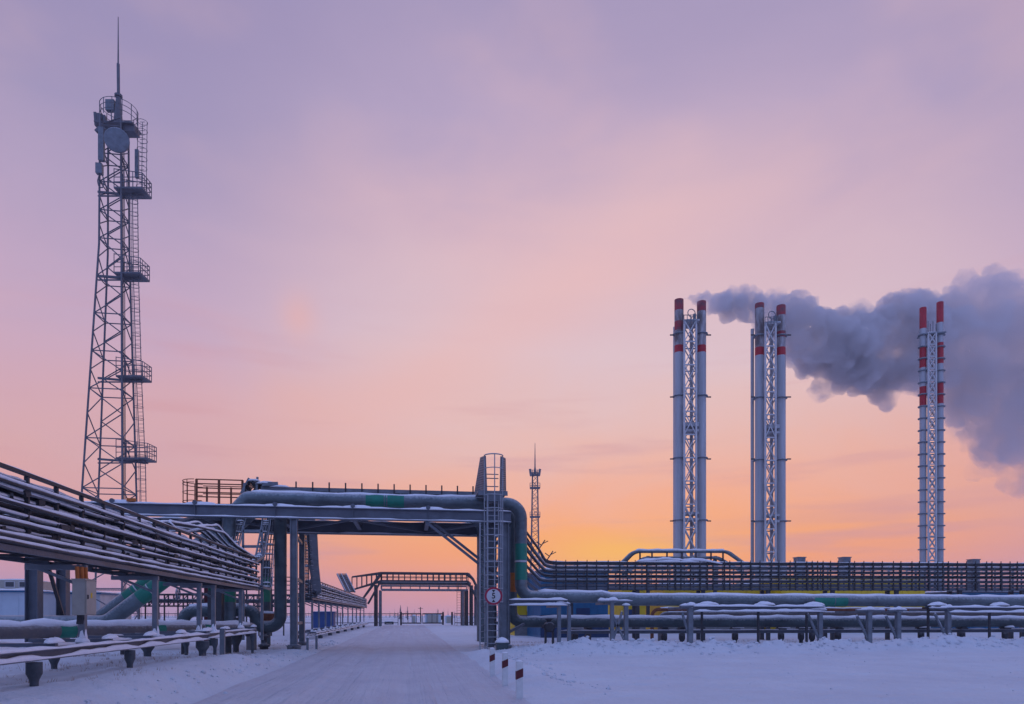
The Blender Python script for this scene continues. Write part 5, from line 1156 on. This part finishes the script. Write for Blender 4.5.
parts('lightning_rod', 'galv', t, lambda q: [q.bar(P(p, 336, 100), P(p, 321 + (i % 2) * 3, 100), .06, .06) for i, p in enumerate((928, 930.5, 933, 936))])
part('platform', 'galv', t, lambda q: q.bar(P(920, 336, 100), P(943, 334, 100), 1.6, .15))

# ------------------------------------------------------------------ smoke
KEYS = [(684, 299, 3.5, 90), (692, 298, 5, 90), (700, 300, 8, 90.2), (708, 302, 11, 91), (718, 304, 14, 92), (735, 306, 17, 93.5), (752, 308, 18, 95), (772, 313, 25, 96), (795, 324, 32, 98), (815, 336, 36, 99.5),
        (838, 350, 42, 101), (862, 350, 46, 103), (885, 345, 50, 105), (906, 342, 48, 106), (905, 330, 38, 105), (930, 345, 48, 107), (955, 345, 52, 109), (975, 335, 55, 110), (990, 320, 50, 111),
        (985, 375, 55, 110), (1005, 400, 56, 112), (1000, 430, 38, 111), (1018, 345, 68, 113), (1020, 400, 66, 114), (1048, 430, 66, 115), (1060, 360, 80, 116), (1100, 380, 90, 119), (1150, 400, 100, 122)]
def smoke():
    b = MB()
    KEYS_ = [(px, py, rp_ * .93, 90 + 7 * max(0, min(1, (px - 700) / 60)) + .085 * max(0, px - 760)) for px, py, rp_, d in KEYS]
    import bmesh
    bm = bmesh.new(); bmesh.ops.create_icosphere(bm, subdivisions=2, radius=1.0)
    iv = [v.co.copy() for v in bm.verts]; fi = [[v.index for v in f.verts] for f in bm.faces]; bm.free()
    rr = random.Random(12)
    def puff(c, r_): b.add([c + v * r_ * (1 + .18 * noise.noise(v * 1.7 + c * .3)) for v in iv], fi, True)
    for px, py, rp_, d in KEYS_:
        c = P(px, py, d); r_ = rp_ * d / F; puff(c, r_ * .86)
        n_ = 9 if r_ < 1.5 else 34
        for k in range(n_):
            v = V((rr.gauss(0, 1), rr.gauss(0, 1), rr.gauss(0, 1))).normalized(); q = rr.uniform(.16, .40)
            c2 = c + v * r_ * rr.uniform(.68, .92); puff(c2, r_ * q)
            for m_ in range(3 if r_ > 3 else 0):
                w = (v + V((rr.gauss(0, 1), rr.gauss(0, 1), rr.gauss(0, 1))) * .7).normalized(); puff(c2 + w * r_ * q * .85, r_ * q * rr.uniform(.3, .55))
    o = b.build('smoke_plume', 'snow')
    md = o.modifiers.new('r', 'REMESH'); md.mode = 'VOXEL'; md.voxel_size = .25
    sm_ = o.modifiers.new('s', 'SMOOTH'); sm_.iterations = 2
    for sc_n, st_n in ((3.2, 1.5), (1.1, .55)):
        tx = bpy.data.textures.new('billow', 'CLOUDS'); tx.noise_scale = sc_n; tx.noise_depth = 3
        dm = o.modifiers.new('d', 'DISPLACE'); dm.texture = tx; dm.strength = st_n; dm.mid_level = .5; dm.texture_coords = 'LOCAL'
    m = bpy.data.materials.new('smoke'); m.use_nodes = True; nt = m.node_tree; N, L = nt.nodes, nt.links; N.clear()
    out = N.new('ShaderNodeOutputMaterial'); pv = N.new('ShaderNodeVolumePrincipled'); L.new(pv.outputs[0], out.inputs['Volume'])
    pv.inputs['Color'].default_value = SMOKE_C; pv.inputs['Anisotropy'].default_value = 0.0
    tc = N.new('ShaderNodeTexCoord'); nz = N.new('ShaderNodeTexNoise'); nz.inputs['Scale'].default_value = .15; nz.inputs['Detail'].default_value = 7; nz.inputs['Roughness'].default_value = .6
    L.new(tc.outputs['Object'], nz.inputs['Vector'])
    mr_ = N.new('ShaderNodeMapRange'); mr_.interpolation_type = 'SMOOTHSTEP'
    for i_, v in zip((1, 2, 3, 4), (.36, .6, SMOKE_D * .12, SMOKE_D * 1.5)): mr_.inputs[i_].default_value = v
    L.new(nz.outputs[0], mr_.inputs[0])
    # thinner as the plume ages and spreads to the right
    sp = N.new('ShaderNodeSeparateXYZ'); L.new(tc.outputs['Object'], sp.inputs[0])
    ag = N.new('ShaderNodeMapRange'); ag.inputs[1].default_value = P(700, 300, 90).x; ag.inputs[2].default_value = P(1020, 340, 113).x; ag.inputs[3].default_value = 3.6; ag.inputs[4].default_value = .42
    L.new(sp.outputs[0], ag.inputs[0])
    mu = N.new('ShaderNodeMath'); mu.operation = 'MULTIPLY'; L.new(mr_.outputs[0], mu.inputs[0]); L.new(ag.outputs[0], mu.inputs[1])
    L.new(mu.outputs[0], pv.inputs['Density'])
    o.data.materials.clear(); o.data.materials.append(m)
    tag(o, 'grey-violet smoke plume drifting right from the leftmost chimneys', 'smoke', kind='stuff'); return o
SMOKE_C = (0.88, 0.86, 0.88, 1); SMOKE_D = 0.26
smoke()

# ------------------------------------------------------------------ far trees
def trees(name, label, n, px0, px1, y0, y1, hmin, hmax, seed):
    rr = random.Random(seed); b = MB()
    for i in range(n):
        y = rr.uniform(y0, y1); x = X(rr.uniform(px0, px1), y); h = rr.uniform(hmin, hmax) * (1.0 if rr.random() < .85 else 1.5); w = h * rr.uniform(.08, .17)
        b.tube([(x, y, 0), (x + rr.uniform(-.1, .1), y, h)], [.09, .02], 4, False)
        k = int(h * 7)
        for j in range(k):
            f = (j + rr.random()) / k; z = h * (.12 + .88 * f); l = w * (1.05 - f) * rr.uniform(.4, 1.2) + .08; a = rr.uniform(0, 6.28)
            p = V((x, y, z)); e = p + V((l * math.cos(a), l * math.sin(a), -l * .35)); sd = V((-math.sin(a), math.cos(a), 0)) * l * .22
            b.add([p, e + sd, e - sd, p + V((0, 0, .15))], [(0, 1, 2), (3, 2, 1)])
    o = b.build(name, 'needle'); tag(o, label, 'trees', kind='stuff')
trees('distant_woodland', 'hazy line of thin frosted trees along the horizon', 900, -120, 1100, 330, 620, 2.0, 4.8, 3)
for i, (px, h) in enumerate(((400.5, 5.0), (407.5, 4.8), (438, 3.8))):
    y = 235 + 12 * i; x = X(px, y); rr = random.Random(i + 40)
    t = thing('conifer_tree', (x, y, 0), ('slender frosted conifer above the left gate post', 'tall thin bare conifer beyond the left gate leaf', 'slender frosted conifer above the right gate leaf')[i], 'tree')
    part('trunk', 'bark', t, lambda q: q.tube([(x, y, 0), (x, y, h)], [.14, .03], 6))
    def crown(q):
        for j in range(240 if i != 1 else 90):
            f = rr.random(); z = h * (.1 + .88 * f); l = h * .13 * (1.05 - f) * rr.uniform(.4, 1.2) + .1; a = rr.uniform(0, 6.28)
            p = V((x, y, z)); e = p + V((l * math.cos(a), l * math.sin(a), -l * .35)); sd = V((-math.sin(a), math.cos(a), 0)) * l * .22
            q.add([p, e + sd, e - sd, p + V((0, 0, .15))], [(0, 1, 2), (3, 2, 1)])
    part('crown', 'needle', t, crown)

# ------------------------------------------------------------------ dry grass poking through the snow
def grass(name, label, boxes, seed):
    rr = random.Random(seed); b = MB()
    for x0, x1, y0, y1, n in boxes:
        for i in range(n):
            x, y = rr.uniform(x0, x1), rr.uniform(y0, y1)
            if n3(x, y, .5, 77) < -.05: continue
            g = hgt(x, y) - .02; h = rr.uniform(.03, .13); a = rr.uniform(0, 6.28); w = .006
            for k in range(3):
                dx, dy = rr.uniform(-.06, .06), rr.uniform(-.06, .06); xx, yy = x + rr.uniform(-.04, .04), y + rr.uniform(-.04, .04)
                b.add([V((xx - w * math.cos(a), yy - w * math.sin(a), g)), V((xx + w * math.cos(a), yy + w * math.sin(a), g)), V((xx + dx, yy + dy, g + h))], [(0, 1, 2)])
    tag(b.build(name, 'straw'), label, 'grass', kind='stuff')
M['straw'] = mat('dry_straw', (0.46, 0.35, 0.30), 0.9)
grass('dry_grass', 'thin dry grass tips poking through snow under the left racks and behind the bank', [(-13, -5.2, 13, 31, 2300), (-9, -5.5, 33, 46, 500), (4, 34, 33.5, 44, 6500)], 5)

def chunks():
    b = MB(); rr = random.Random(9)
    def put(x, y, r_):
        g = hgt(x, y); sd = rr.random() * 50; vs = []
        for v in CH: vs.append(V((x, y, g + r_ * .25)) + V((v.x * r_ * rr.uniform(.7, 1.2), v.y * r_ * rr.uniform(.7, 1.2), v.z * r_ * .7)))
        b.add(vs, CF, rr.random() < .5)
    import bmesh
    bm = bmesh.new(); bmesh.ops.create_icosphere(bm, subdivisions=1, radius=1.0); CH = [v.co.copy() for v in bm.verts]; CF = [[v.index for v in f.verts] for f in bm.faces]; bm.free()
    for i in range(900): put(rr.uniform(4.5, 33), 29.4 + rr.gauss(0, .8), abs(rr.gauss(0, .04)) + .02)
    for i in range(260): put(-4.65 + rr.gauss(0, .2), rr.uniform(9, 45), abs(rr.gauss(0, .025)) + .012)
    for i in range(200): put(3.3 + abs(rr.gauss(0, .5)), rr.uniform(15, 31), abs(rr.gauss(0, .03)) + .015)
    for i in range(110): put(rr.uniform(3.5, 22), rr.uniform(13, 27), abs(rr.gauss(0, .015)) + .01)
    tag(b.build('snow_clods', 'ground'), 'small clods of ploughed snow strewn along the bank and the road edges', 'snow', kind='stuff')
chunks()

# ------------------------------------------------------------------ cold haze
if HAZE > 0:
    hz = MB(); hz.box(-1700, 1700, -1700, 1700, -1.6, 58); hz = hz.build('haze', 'snow'); hz['kind'] = 'stuff'
    hm = bpy.data.materials.new('haze_air'); hm.use_nodes = True; N_ = hm.node_tree.nodes; N_.clear()
    ho = N_.new('ShaderNodeOutputMaterial'); hv_ = N_.new('ShaderNodeVolumePrincipled'); hm.node_tree.links.new(hv_.outputs[0], ho.inputs['Volume'])
    hv_.inputs['Color'].default_value = (0.92, 0.88, 0.96, 1); hv_.inputs['Density'].default_value = HAZE; hv_.inputs['Anisotropy'].default_value = 0.2
    hz.data.materials.clear(); hz.data.materials.append(hm)
for o in list(bpy.data.objects):
    if '_w' in o: del o['_w']
